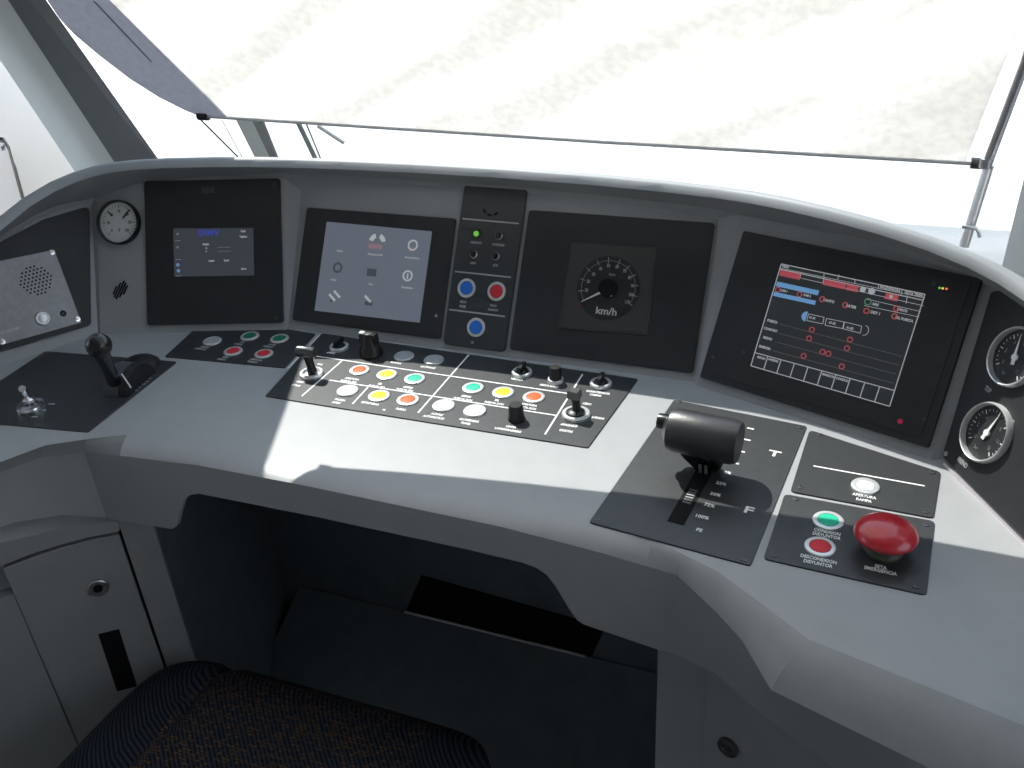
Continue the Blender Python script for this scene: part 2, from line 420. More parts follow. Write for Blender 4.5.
# top rail with a curved underside
bm = bmesh.new()
pts = [(-.22, hgt - .075), (-.1, hgt - .03)] + [cf(x, y) for x, y in [(4, 563.5), (30, 553), (60, 543.5), (90, 535.5), (120, 530)]] + [cf(120, 521), cf(112, 520), cf(60, 527), cf(0, 541)] + [(-.22, hgt + .02)]
add_prism(bm, rounded(pts, .004, 3), -.05, .003, .001)
link('top_rail', bm, grey_dark, cab)
door = plate('cabinet_door', [(.0, .02), (wd, .02)] + [cf(x, y) for x, y in [(119, 534), (90, 539.5), (60, 547.5), (32, 557), (3, 568)]], -.012, .002, grey_dark, cab, .003, .0012)
lb('door_gap', -.004, wd + .01, 0.0, hgt + .0, -.02, -.011, gap_black, cab)
u, v = cf(98, 586)
lathe('key_lock', [(.0125, .002), (.0125, .005), (.011, .0062), (.0085, .0062), (.0075, .0045), (0, .0045)], (u, v, 0), steel, door, 28, label='round steel key lock')
lk = lathe('lock_barrel', [(.0055, .0045), (.0055, .0065), (.003, .0068), (.003, .0055), (0, .0055)], (u, v, 0), gap_black, door, 20)
q = [cf(x, y) for x, y in ((98, 633), (119, 628), (137, 685), (117, 690))]
plate('grip_slot', q, .001, .0026, gap_black, door, .0015, .0002, 'dark recessed grip slot')
lb('side_wing', -.22, -.003, .0, hgt - .045, -.02, .004, grey_dark, cab)

# kneehole shell
kp = CF.o + CF.a * ue; 
knee = empty('footwell', (-.4, .85, FL), 'dark grey footwell lining with sloping footboard beneath the desk', 'footwell')
def KD(p): return Vector(p) - Vector((-.4, .85, FL))
ky = 1.0
xl = kp.x + .004; xr_p = at_plane(660, 655, B3[-1] + Vector((0, .02, 0)), pn)
xr = xr_p.x
wl_ = at_y(406, 611, ky); wr_ = at_y(590, 656, ky); zt = (wl_.z + wr_.z) / 2
ztl = wl_.z
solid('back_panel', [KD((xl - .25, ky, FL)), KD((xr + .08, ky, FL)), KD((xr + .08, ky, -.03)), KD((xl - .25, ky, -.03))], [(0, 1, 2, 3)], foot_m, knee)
bmk = bmesh.new()
def kbox(name, x0, x1, y0, y1, z0, z1, material, label=None):
    bm = bmesh.new(); add_prism(bm, [KD((x0, y0, 0)).xy, KD((x1, y0, 0)).xy, KD((x1, y1, 0)).xy, KD((x0, y1, 0)).xy], z0 - FL, z1 - FL); return link(name, bm, material, knee, None, label)
p0 = [at_y(*p, ky - .003) for p in ((421, 576), (605, 628), (592, 656), (406, 611))]
bm = bmesh.new()
vv = [bm.verts.new(KD(p)) for p in p0] + [bm.verts.new(KD(p) + Vector((0, .002, 0))) for p in p0]
for f in ((0, 1, 2, 3), (7, 6, 5, 4), (0, 4, 5, 1), (1, 5, 6, 2), (2, 6, 7, 3), (3, 7, 4, 0)): bm.faces.new([vv[i] for i in f])
link('heater_opening', bm, gap_black, knee, None, 'black slot opening in the footwell back')
tube('opening_ledge', [KD(at_y(405, 611.5, ky - .006)), KD(at_y(585, 656, ky - .006))], .0028, steel, knee, 8)
pa, pb = at_y(300, 586, ky - .004), at_y(700, 684, ky - .004)
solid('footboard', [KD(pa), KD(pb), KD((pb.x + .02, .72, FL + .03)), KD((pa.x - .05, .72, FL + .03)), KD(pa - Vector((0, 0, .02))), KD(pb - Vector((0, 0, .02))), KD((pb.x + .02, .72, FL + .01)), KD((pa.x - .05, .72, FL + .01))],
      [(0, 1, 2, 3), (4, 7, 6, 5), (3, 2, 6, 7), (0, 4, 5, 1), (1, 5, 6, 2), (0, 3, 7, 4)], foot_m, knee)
# side linings
lw = [CF.o + CF.a * (ue - .0) - CF.n * .02, Vector((xl - .12, ky, FL))]
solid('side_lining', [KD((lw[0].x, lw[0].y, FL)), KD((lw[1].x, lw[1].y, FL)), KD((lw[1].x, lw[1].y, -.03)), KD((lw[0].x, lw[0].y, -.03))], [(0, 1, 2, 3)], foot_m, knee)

# right cabinet under the armrest
r0 = B3[-1] + Vector((-.002, .016, 0)); r0 = at_plane(658, 655, r0, pn)
r1 = at_z(703, 682, zr - .01); r1 = at_plane(703, 680, r0, pn)
RF_a = Vector((1, -.05, 0)).normalized()
r1v = Vector((r0.x + .05, r0.y - .004, 0))
dr = (S_r[3] - S_r[0]); dr.z = 0; dr.normalize()
RF = Frame((r0.x, r0.y, FL), (b_ - a_), (0, 0, 1))
rc = empty('side_cupboard', RF, 'grey cupboard with round lock under the right armrest of the desk', 'cabinet')
hr = zr - FL + .02
lb('cupboard_body', 0, .052, 0, hr, -.30, 0, grey_dark, rc, .0)
ug = RF.px(702.5, 690)[0]
RF2 = Frame(RF.o + RF.a * (ug + .002), dr * .75 + RF.a * .25, (0, 0, 1))
def box_in(name, F_, parent, u0, u1, v0, v1, w0, w1, material, label=None):
    # box in frame F_ expressed in the parent frame RF
    inv = RF.M().inverted() @ F_.M()
    bm = bmesh.new(); add_prism(bm, [Vector((u0, v0)), Vector((u1, v0)), Vector((u1, v1)), Vector((u0, v1))], w0, w1, .0008)
    bmesh.ops.transform(bm, matrix=inv, verts=bm.verts); return link(name, bm, material, parent, None, label)
cdn = box_in('cupboard_door', RF2, rc, .002, .42, .02, hr, -.012, .0, grey_dark)
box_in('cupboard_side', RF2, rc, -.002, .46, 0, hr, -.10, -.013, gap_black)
uu, vv_ = RF2.px(729, 746)
inv = RF.M().inverted() @ RF2.M()
bm = bmesh.new(); add_lathe(bm, [(.011, 0), (.011, .004), (.009, .0052), (.006, .0052), (.005, .003), (0, .003)], (uu, vv_, 0), 24)
bmesh.ops.transform(bm, matrix=inv, verts=bm.verts); link('key_lock', bm, gunmetal, cdn, 35, 'dark round lock')

# ------------------------------------------------------------------ screens and panels on the hood
def bezel(name, fr, px, label, cat, material=plate_matt, r=.005, t=.003, group=None):
    root = empty(name, fr, label, cat, group)
    body = plate('bezel', [fr.px(*p) for p in px], -.001, t, material, root, r, .0008)
    return root
Q = lambda fr, px, h=0.: [fr.px(x, y, h) for x, y in px]
# 1 radio screen
s1 = bezel('radio_screen', FR1, [(148, 325.3), (283.8, 322.7), (280.4, 178.6), (144.9, 181.5)], 'black square display panel with small landscape screen, beside the round white gauge', 'screen')
scr1 = mat('dim_grey_display', (.02, .021, .024), .3, spec=.5, emit=(.030, .034, .043), es=1)
d1 = plate('display', Q(FR1, [(175.3, 276.9), (255.2, 275.4), (254, 228.2), (174.4, 228.7)]), .003, .0034, scr1, s1, 0, 0)
def emis(name, c, e): return mat(name, tuple(x * .3 for x in c), .4, emit=c, es=e)
px_blue = emis('display_blue', (.05, .07, .45), .55); px_lb = emis('display_light_blue', (.16, .33, .62), .55)
px_wht = emis('display_white', (.6, .62, .65), .45); px_dim = emis('display_dim_white', (.5, .5, .52), .2)
px_red = emis('display_red', (.62, .1, .13), .45); px_grn = emis('display_green', (.1, .3, .18), .4)
def T1(*a): return FR1.px(*a)
u, v = T1(209.5, 233.5); text('display_writing', [('SFMV', u, v, .0085)], .0035, px_blue, d1, 'blue letters on the display')
its = []
for s, x, y, h in (('Usuario', 207, 244.5, .0028), ('N', 207.6, 248.5, .0025), ('P', 207.3, 252, .0025), ('Aceptar', 212.5, 261, .0025), ('Cancel', 227.3, 260.7, .0025), ('Canal', 244, 231.5, .0028), ('Telefono', 244.3, 237, .0028), ('Alarma', 244.7, 269, .0025)):
    u, v = T1(x, y); its.append((s, u, v, h))
text('display_writing', its, .0035, px_wht, d1)
bm = bmesh.new()
for x, y in ((178.7, 234.3), (178.7, 247.5)):
    u, v = T1(x, y); add_disc(bm, (u, v), .0016, .0034, .0036)
u, v = T1(178.8, 241); add_line(bm, (u - .004, v), (u + .004, v), .0009, .0034); u, v = T1(179.5, 259.8); add_line(bm, (u - .004, v), (u + .004, v), .0009, .0034)
u, v = T1(180, 276); add_line(bm, (u - .004, v), (u + .003, v), .0009, .0034)
u0, v0 = T1(226, 247.5); add_line(bm, (u0 - .010, v0), (u0 + .008, v0), .0006, .0034); u0, v0 = T1(226, 251.5); add_line(bm, (u0 - .010, v0), (u0 + .008, v0), .0006, .0034)
link('display_icon', bm, px_dim, d1)
bm = bmesh.new()
for x, y in ((179, 265), (179.6, 271)):
    u, v = T1(x, y); add_disc(bm, (u, v), .0024, .0034, .0036)
link('display_icon', bm, px_lb, d1, None, 'pale blue round icons')
u, v = T1(209, 190.5); bm = bmesh.new(); add_quad(bm, [(u - .009, v - .004), (u + .009, v - .004), (u + .009, v + .004), (u - .009, v + .004)], .003)
link('maker_plate', bm, mat('faint_grey_mark', (.05, .05, .052), .5), s1)
for x, y in ((152, 320), (277, 318), (275, 184)): u, v = T1(x, y); screw(s1, u, v, .003, plate_black)

# 2 touch screen
s2 = bezel('touch_screen', FRC, [(293, 320.3), (440.7, 339.3), (456.3, 219), (307.9, 207.8)], 'black framed monitor with pale grey-blue menu of icons, left of the blue and red buttons', 'screen')
scr2 = mat('pale_menu_display', (.08, .085, .09), .35, emit=(.085, .097, .125), es=1)
d2 = plate('display', Q(FRC, [(315.8, 310.8), (420.8, 323), (433.1, 231.9), (328, 222.1)]), .003, .0034, scr2, s2, 0, 0)
c2 = lambda x, y: FRC.px(300 + x / 6.144, 205 + y / 6.144)
bm = bmesh.new()
c = c2(482, 225)
for sgn in (-1, 1):
    for k in range(4):
        a0 = PI / 2 + sgn * (.35 + k * .25); a1 = a0 + sgn * .25
        add_quad(bm, [(c[0] + rr * math.cos(a), c[1] - .002 + rr * math.sin(a)) for rr, a in ((.0065, a0), (.0125, a0), (.0125, a1), (.0065, a1))], .0034)
for x, y in ((700, 250), (668, 437)): add_ring(bm, c2(x, y), .0062, .002, .0034)
c = c2(668, 437); add_line(bm, (c[0], c[1] - .004), (c[0], c[1] + .003), .0018, .0034)
for x, y in ((205, 570), (235, 550), (425, 580)):
    c = c2(x, y); add_line(bm, (c[0] - .005, c[1] + .004), (c[0] + .005, c[1] - .004), .003, .0034)
link('display_icon', bm, emis('icon_white', (.42, .43, .46), .8), d2)
bm = bmesh.new()
c = c2(470, 258); add_quad(bm, [(c[0] - .010, c[1] - .003), (c[0] + .010, c[1] - .003), (c[0] + .010, c[1] + .003), (c[0] - .010, c[1] + .003)], .0034)
c = c2(690, 275); add_disc(bm, c, .003, .0034, .0036)
link('display_icon', bm, emis('icon_red', (.24, .15, .18), .8), d2, None, 'dull red icons')
bm = bmesh.new()
add_ring(bm, c2(240, 387), .0058, .003, .0034); add_disc(bm, c2(200, 590), .002, .0034, .0036)
c = c2(448, 417); add_quad(bm, [(c[0] - .007, c[1] - .005), (c[0] + .007, c[1] - .005), (c[0] + .007, c[1] + .005), (c[0] - .007, c[1] + .005)], .0034)
c = c2(430, 605); add_quad(bm, [(c[0] - .006, c[1] - .003), (c[0] + .006, c[1] - .003), (c[0] + .006, c[1] + .002), (c[0] - .006, c[1] + .002)], .0034)
link('display_icon', bm, emis('icon_dark', (.05, .055, .07), .8), d2, None, 'dark icons')
its = []
for s, x, y in (('Servicios', 253, 285), ('Informacion servicio', 470, 307), ('Aire acondicionado', 695, 327), ('Puertas', 215, 462), ('Freno', 442, 488), ('Mantenimiento', 665, 510)):
    u, v = c2(x, y); its.append((s, u, v, .0026))
text('display_writing', its, .0035, emis('icon_text', (.3, .31, .33), .8), d2)
c = c2(843, 680); bm = bmesh.new(); add_prism(bm, [Vector((c[0] - .0025, c[1] - .002)), Vector((c[0] + .0025, c[1] - .002)), Vector((c[0], c[1] + .0025))], .003, .0033); link('maker_mark', bm, dim_ink, s2)

# button column
s3 = bezel('signal_button_panel', FRC.shift(0, 0, 0), [(443.5, 344), (505.3, 352.3), (528.2, 188.2), (465.4, 184.3)], 'tall narrow black panel with lamps and blue and red buttons between two displays', 'control panel', plate_black, .007)
k3 = lambda x, y: (440 + x / 4.27, 180 + y / 4.27)
bm = bmesh.new()
for a, b in (((100, 167), (340, 188)), ((68, 392), (306, 417)), ((43, 554), (281, 584))): add_line(bm, FRC.px(*k3(*a)), FRC.px(*k3(*b)), .0018, .003)
link('divider_line', bm, dim_ink, s3)
bm = bmesh.new(); u, v = FRC.px(492.7, 207)
for k in range(9):
    a0 = PI * 1.12 + k * PI * .76 / 9
    if k % 3 != 2: add_quad(bm, [(u + rr * math.cos(a), v + rr * math.sin(a)) for rr, a in ((.010, a0), (.0125, a0), (.0125, a0 + .26), (.010, a0 + .26))], .003, .0006)
link('buzzer_ring', bm, gap_black, s3)
led_green = mat('lit_green_lamp', (.1, .4, .05), .3, emit=(.22, .62, .08), es=.55)
for (x, y), g in (((160, 232), 1), ((256, 240), 0), ((148, 320), 0), ((242, 328), 0)):
    u, v = FRC.px(*k3(x, y)); r = .0052
    lo = lathe('indicator_lamp', [(r, .003), (r, .005), (r * .85, .0058), (r * .72, .005), (r * .7, .003)], (u, v, 0), gunmetal if g else steel, s3, 20, label='lit green lamp' if g else None)
    lathe('lens', [(r * .7, .003), (r * .66, .0055), (r * .4, .0072), (0, .0078)], (u, v, 0), led_green if g else black_gloss, lo, 16)
for (x, y), m_, lb_ in (((112, 461), cap_blue, 'blue push button'), ((240, 475), cap_red, 'red push button'), ((152, 629), cap_blue, 'lower blue push button')):
    X, Y = k3(x, y); button(FRC, s3, X, Y, 19.4, m_, lb_, .003)
its = []
for s, x, y in (('OPERATIVO', 158, 270), ('CONTINUAR', 252, 279), ('AVISO', 145, 357), ('STOP', 240, 367), ('MEGAF', 103, 522), ('PASAJE', 100, 541), ('MODO', 232, 538), ('GRABADO', 230, 556), ('OK', 142, 695)):
    u, v = FRC.px(*k3(x, y)); its.append((s, u, v, .0028))
text('lettering', its, .003, dim_ink, s3)

# speedometer
s4 = bezel('speedometer_unit', FRC.shift(0, 0, 0), [(509.9, 349.5), (692.9, 373.5), (715.2, 223.4), (529.7, 210.3)], 'wide black panel with a square speed dial reading km/h in its middle', 'speedometer')
dial_frame = plate('dial_frame', Q(FRC, [(558, 328.5), (648.5, 336), (658, 248), (572.5, 242.5)]), .003, .0042, plate_black, s4, .003, .0006)
dglass = mat('speed_dial_face', (.045, .045, .043), .35, noise=.05)
df = plate('dial_face', Q(FRC, [(561, 325.5), (645.8, 332.5), (655, 250), (574.8, 245)]), .0042, .0046, dglass, s4, .001, 0)
k4 = lambda x, y: (560 + x / 6.98, 235 + y / 6.98)
cu, cv = FRC.px(*k4(342, 375)); 
bm = bmesh.new(); ed = FRC.px(*k4(140, 388)); R4 = math.hypot(ed[0] - cu, ed[1] - cv)
add_disc(bm, (cu, cv), R4 * 1.08, .0046, .0048, 40); link('dial_disc', bm, dial_black, df)
bm = bmesh.new(); add_disc(bm, (cu, cv), R4 * .30, .0049, .009, 28); link('needle_hub', bm, gap_black, df)
pts4 = [(190, 390), (205, 328), (241, 279), (290, 241), (345, 219), (405, 226), (457, 256), (492, 302), (512, 360), (502, 421), (475, 471)]
bm = bmesh.new(); its = []
tick_in = mat('dial_marks', (.34, .34, .33), .5)
angs = []
for i, p in enumerate(pts4):
    q = FRC.px(*k4(*p)); its.append((str(10 * (i + 1)), q[0], q[1], .0040)); angs.append(math.atan2(q[1] - cv, q[0] - cu))
a0 = math.atan2(FRC.px(*k4(160, 468))[1] - cv, FRC.px(*k4(160, 468))[0] - cu)
angs = [a0] + angs
for i in range(len(angs)):
    a = angs[i]
    add_line(bm, (cu + R4 * .84 * math.cos(a), cv + R4 * .84 * math.sin(a)), (cu + R4 * 1.03 * math.cos(a), cv + R4 * 1.03 * math.sin(a)), .0008, .0048)
    if i:
        b0 = angs[i - 1]; dd = (a - b0 + PI) % (2 * PI) - PI
        for k in range(4):
            t0 = b0 + dd * k / 4; t1 = b0 + dd * (k + 1) / 4
            add_line(bm, (cu + R4 * .92 * math.cos(t0), cv + R4 * .92 * math.sin(t0)), (cu + R4 * .92 * math.cos(t1), cv + R4 * .92 * math.sin(t1)), .0004, .0048)
link('dial_ticks', bm, tick_in, df)
text('dial_numbers', its, .0048, tick_in, df)
u, v = FRC.px(*k4(330, 537)); text('lettering', [('km/h', u, v, .0085)], .0048, mat('dial_text', (.5, .5, .49), .5), df)
u, v = FRC.px(*k4(370, 283)); text('lettering', [('TELOC', u, v, .0026)], .0048, tick_in, df)
bm = bmesh.new(); p = FRC.px(*k4(288, 408)); q = FRC.px(*k4(163, 466))
d = Vector((q[0] - p[0], q[1] - p[1])).normalized(); s_ = Vector((-d.y, d.x))
P_, Q_ = Vector(p), Vector(q)
add_prism(bm, [P_ - s_ * .0012, Q_ - s_ * .0004, Q_ + s_ * .0004, P_ + s_ * .0012], .0062, .0068); link('needle', bm, emis('needle_white', (.6, .6, .58), .25), df)
bm = bmesh.new(); q = FRC.px(*k4(148, 500)); add_disc(bm, q, .0025, .0046, .0049); link('red_spot', bm, mat('faint_red', (.10, .02, .025), .5), df)
u, v = FRC.px(*k4(370, 432)); bm = bmesh.new(); add_disc(bm, (u, v), .001, .009, .0093); link('hub_dot', bm, dim_ink, df)

# 5 diagnosis monitor
s5 = bezel('diagnosis_monitor', FR5, [(700.8, 377.2), (929, 448.3), (983.5, 279.4), (744.5, 231.4)], 'large black framed monitor with red and blue train diagram, right end of the hood', 'screen', r=.003, t=.004)
frame5 = plate('front_frame', Q(FR5, [(715, 374), (922, 438.5), (972, 283), (755, 239.5)]), .004, .0048, plate_matt, s5, .003, .0004)
scr5 = mat('dark_display', (.018, .019, .02), .25, emit=(.014, .016, .018), es=1)
d5 = plate('display', Q(FR5, [(752.6, 366), (891.3, 407), (927, 294.4), (783.4, 264.1)]), .0048, .0052, scr5, s5, 0, 0)
g = lambda x, y: FR5.px(690 + x / 3.066, 220 + y / 3.066)          # coarse crop
h5 = lambda x, y: FR5.px(760 + x / 4.265, 240 + y / 4.265)          # fine crop
bm = bmesh.new(); z = .0052; lw5 = .0009
for a, b in ((g(285, 137), g(724, 230)), (g(724, 230), g(616, 572)), (g(616, 572), g(192, 448)), (g(192, 448), g(285, 137)), (g(205, 408), g(632, 524)), (g(281, 153), g(718, 248))): add_line(bm, a, b, lw5, z)
for i in range(1, 10): add_line(bm, Vector(g(205, 408)).lerp(Vector(g(632, 524)), i / 10), Vector(g(192, 448)).lerp(Vector(g(616, 572)), i / 10), lw5, z)
for (x0, y0), (x1, y1) in (((344, 150), (338, 170)), ((412, 172), (410, 188)), ((513, 190), (510, 210)), ((612, 214), (607, 236)), ((183, 140), (178, 166)), ((280, 148), (276, 188)), ((634, 240), (628, 274))): add_line(bm, h5(x0, y0), h5(x1, y1), .0006, z)
add_line(bm, h5(96, 124), h5(708, 250), .0005, z); add_line(bm, h5(182, 166), h5(705, 284), .0005, z)
add_line(bm, h5(458, 254), h5(690, 308), .0005, z); add_line(bm, h5(450, 282), h5(684, 331), .0005, z)
for p4 in (((214, 318), (280, 332), (274, 360), (206, 346)), ((290, 337), (365, 352), (359, 380), (284, 366)), ((367, 352), (440, 370), (434, 400), (361, 381))):
    for i in range(4): add_line(bm, h5(*p4[i]), h5(*p4[(i + 1) % 4]), .0006, z)
c = h5(450, 388)
prev = None
for k in range(9):
    a = -PI / 2 + k * PI / 8; q = (c[0] + .0045 * math.cos(a), c[1] + .0052 * math.sin(a))
    if prev: add_line(bm, prev, q, .0006, z)
    prev = q
link('display_line', bm, px_wht, d5)
its = []
for s, x, y, h in (('TREN', 115, 118, .0025), ('INCIDENCIAS', 560, 212, .0026), ('VISTA TREN', 660, 234, .0026), ('PUERTA', 60, 350, .0026), ('CONFORT', 52, 385, .0026), ('FRENO', 40, 422, .0026), ('ENERGIA', 28, 461, .0026), ('INICIO', 13, 505, .0024), ('AVERIAS', 64, 515, .0024), ('MANDOS', 297, 580, .0024), ('CONDUC', 357, 597, .0024), ('61-01', 230, 335, .0024), ('61-02', 315, 357, .0024), ('61-03', 390, 378, .0024), ('PANTO', 300, 263, .0028), ('BATER', 395, 287, .0028), ('AIRE', 498, 278, .0026), ('DISY 1', 498, 314, .0028), ('FAROS', 612, 302, .0026), ('SEL PUERTA', 620, 341, .0026), ('CAB 1', 110, 220, .0024), ('CAB 2', 208, 240, .0024)):
    u, v = h5(x, y); its.append((s, u, v, h))
text('display_writing', its, z, px_wht, d5, xs=.9)
bm = bmesh.new()
for a, b in (((92, 142), (180, 161)), ((278, 181), (372, 201)), ((376, 203), (424, 213)), ((540, 240), (594, 252))):
    add_line(bm, h5(*a), h5(*b), .0066, z)
link('display_bar', bm, px_red, d5, None, 'red blocks in the status row')
bm = bmesh.new()
for x, y in ((83, 215), (175, 235), (272, 255), (370, 280), (460, 305), (580, 328), (587, 296), (228, 385), (216, 422), (390, 427), (377, 464), (273, 479), (298, 487), (193, 496), (355, 541)): add_ring(bm, h5(x, y), .0026, .0011, z)
link('display_ring', bm, px_red, d5, None, 'red rings')
bm = bmesh.new()
add_line(bm, h5(78, 190), h5(256, 229), .0052, z); add_line(bm, h5(65, 232), h5(243, 271), .0045, z)
u, v = h5(205, 329)
for k in range(8):
    a = PI / 2 + k * PI / 8; add_prism(bm, [Vector((u, v)), Vector((u + .0055 * math.cos(a), v + .0055 * math.sin(a))), Vector((u + .0055 * math.cos(a + PI / 8), v + .0055 * math.sin(a + PI / 8)))], z, z + .0002)
link('display_bar', bm, emis('display_sky_blue', (.16, .36, .66), .62), d5, None, 'light blue bars and driver cab')
bm = bmesh.new(); add_disc(bm, h5(445, 214), .003, z, z + .0003); add_disc(bm, h5(482, 222), .0035, z, z + .0003)
add_disc(bm, h5(565, 244), .0018, z + .0003, z + .0006)
link('display_icon', bm, px_wht, d5)
bm = bmesh.new(); u, v = h5(466, 266); add_ring(bm, (u, v), .0032, .0012, z); link('display_ring', bm, px_grn, d5, None, 'green ring')
bm = bmesh.new()
for y in (0, 1, 2, 3):
    add_line(bm, h5(90 - y * 9, 360 + y * 38), h5(610 - y * 12, 498 + y * 38), .0005, z)
link('display_line', bm, emis('display_faint', (.3, .3, .3), .12), d5)
bm = bmesh.new(); u, v = FR5.px(770.5, 251.5); add_ring(bm, (u, v), .0028, .0018, .004); link('maker_mark', bm, px_blue, s5)
u, v = FR5.px(768, 259); text('lettering', [('faiveley', u, v, .004)], .004, mat('faint_text', (.06, .06, .065), .5), s5)
for x, m_ in ((940.5, (.1, .5, .08)), (943.8, (.75, .5, .1)), (947.6, (.85, .15, .05))):
    u, v = FR5.px(x, 288.6 + (x - 940) * .12); lathe('status_light', [(.0012, .004), (.0012, .005), (0, .0054)], (u, v, 0), emis('status_%d' % x, m_, 1.1), s5, 10)
u, v = FR5.px(901.5, 421.5); lathe('power_light', [(.0028, .004), (.0026, .0052), (0, .006)], (u, v, 0), emis('power_red', (.4, .01, .06), .5), s5, 14, label='dull red light')
for x, y in ((714.5, 357), (925, 419), (935, 284), (745, 352)): u, v = FR5.px(x, y); screw(s5, u, v, .0042, gunmetal, .002)

# intercom panel on the far left
s0 = empty('intercom_panel', FR0, 'black recessed panel with brushed metal speaker plate at the left end of the hood', 'control panel')
plate('backing_panel', Q(FR0, [(-60, 368), (0, 352), (91, 325), (89.5, 206), (45, 219), (0, 242), (-60, 290)]), -.001, .002, plate_matt, s0, .007, .0006)
mp = plate('speaker_plate', Q(FR0, [(-60, 357), (0, 345.8), (81.2, 322.8), (54, 250), (0, 261), (-60, 274)]), .002, .004, alu, s0, .001, .0006, 'brushed metal plate')
cu0, cv0 = FR0.px(35.5, 280.8); r0_ = FR0.rad(35, 281, 31) * 1.0
bm = bmesh.new()
for i in range(-4, 5):
    for j in range(-4, 5):
        x = (i + .5 * (j % 2)) * r0_ / 4; y = j * r0_ * .22
        if math.hypot(x, y) <= r0_: add_disc(bm, (cu0 + x * .95, cv0 + y * 1.0), .0014, .004, .0043, 8)
link('speaker_holes', bm, gap_black, mp)
u, v = FR0.px(42.3, 318.7); lathe('call_button', [(.0095, .004), (.0095, .006), (.0085, .007), (.0065, .007), (.006, .006), (.0035, .0065), (0, .0068)], (u, v, 0), steel, mp, 28, label='round steel button')
u, v = FR0.px(62.6, 313.7); lathe('socket', [(.0042, .004), (.004, .0052), (.0022, .0052), (.0018, .004), (0, .004)], (u, v, 0), gap_black, mp, 16)
for x, y in ((77, 319.4), (51.4, 252.8), (2, 342)): u, v = FR0.px(x, y); screw(mp, u, v, .004, chrome, .0035)
u, v = FR0.px(10, 331); text('lettering', [('INTERFONO', u, v, .004)], .004, dim_ink, mp)

# gauges
def gauge(fr, x, y, w, face, ink, label, kind, ring=black_gloss, deep=.006):
    u, v = fr.px(x, y, .004); R = fr.rad(x, y, w); f2 = fr.shift(u, v, 0)
    o = empty('pressure_gauge', f2, label, 'gauge', None)
    lathe('rim', [(R, -.001), (R, deep), (R * .95, deep + .0025), (R * .92, deep + .002), (R * .90, deep - .002), (R * .90, .001)], (0, 0, 0), ring, o, 48)
    lathe('dial_face', [(R * .91, -.001), (R * .91, .0018), (0, .0018)], (0, 0, 0), face, o, 40)
    bm = bmesh.new()
    for k in range(0, 25):
        a = math.radians(225 - k * 270 / 24); r1 = R * .78; r2 = R * (.64 if k % 4 == 0 else .71)
        add_line(bm, (r1 * math.cos(a), r1 * math.sin(a)), (r2 * math.cos(a), r2 * math.sin(a)), R * (.03 if k % 4 == 0 else .018), .0018)
    link('dial_ticks', bm, ink, o)
    its = []
    for k in range(0, 7):
        a = math.radians(225 - k * 45); its.append((str(2 * k) if kind == 'air' else str(25 * k), R * .50 * math.cos(a), R * .50 * math.sin(a), R * .13))
    text('dial_numbers', its, .0018, ink, o)
    return o, R
def needle(o, R, ang, ink, name='needle', w=.06, tail=.25, z=.0032):
    a = math.radians(ang); d = Vector((math.cos(a), math.sin(a))); s_ = Vector((-d.y, d.x))
    bm = bmesh.new(); add_prism(bm, [d * (R * .74), d * 0 + s_ * R * w, -d * R * tail + s_ * R * w * 1.2, -d * R * tail - s_ * R * w * 1.2, -s_ * R * w], z, z + .0006)
    add_disc(bm, (0, 0), R * .11, .0018, z + .001, 16)
    return link(name, bm, ink, o)
black_ink = mat('black_ink', (.03, .03, .03), .5)
o, R = gauge(FR1, 118.3, 222.3, 44.5, dial_white, black_ink, 'round white-faced gauge in a black rim, left of the small radio screen', 'v')
bm = bmesh.new()
add_line(bm, (R * .2, R * .18), (R * .52, R * .55), R * .08, .003); link('needle', bm, black_ink, o)
bm = bmesh.new(); add_line(bm, (-R * .5, R * .5), (-R * .28, R * .28), R * .06, .003); link('needle', bm, black_ink, o)
text('lettering', [('V', .0, -R * .35, R * .16)], .0018, black_ink, o)
# gauge pair on the right
s6 = empty('gauge_panel', FR6, 'black panel at the right end of the hood that carries two pressure gauges', 'control panel')
gp = [(944.5, 459), (1024, 537), (1060, 572)]
plate('panel', Q(FR6, [(943.5, 457), (1024, 537), (1120, 632), (1120, 400), (1060, 330), (1024, 303), (1002, 291), (992, 292)]), -.001, .002, plate_matt, s6, .006, .0006)
bm = bmesh.new(); add_line(bm, FR6.px(946, 464), FR6.px(1110, 630), .0028, -.001, .0035); link('edge_strip', bm, mat('pale_trim_strip', (.6, .55, .6), .3, .3), s6)
def g6(x, y, w, label, ang, names):
    o, R = gauge(FR6, x, y, w, dial_black, white_ink, label, 'air', ring_m, .006)
    needle(o, R, ang, white_ink)
    text('lettering', [(names, -R * .1, -R * .62, R * .13)], .0018, white_ink, o)
    return o, R
bm = bmesh.new()
g6(986, 432.5, 62, 'lower round black-faced pressure gauge with white needle and bright metal rim', 84, 'bar')
g6(1014, 357, 62, 'upper round black-faced pressure gauge cut by the right picture edge', 110, 'bar')
its = []
for s, x, y in (('FRENO', 964, 463), ('TDP', 989.5, 390), ('CTO', 1012, 421)): u, v = FR6.px(x, y); its.append((s, u, v, .0045))
text('lettering', its, .002, dim_ink, s6)
u, v = FR6.px(947.5, 454); screw(s6, u, v, .002, steel, .0025)

# slots of the hood speaker
gr = empty('speaker_grille', FR1.shift(*FR1.px(120, 290)), 'small diagonal group of dark slots in the grey hood below the white gauge', 'speaker grille')
bm = bmesh.new()
for i, L in enumerate((.006, .011, .014, .011, .007)):
    off = (i - 2) * .0038; add_line(bm, (off - L * .45, -L * .9 + 0), (off + L * .45, L * .9), .0017, -.0013, .0002)
link('slots', bm, gap_black, gr)

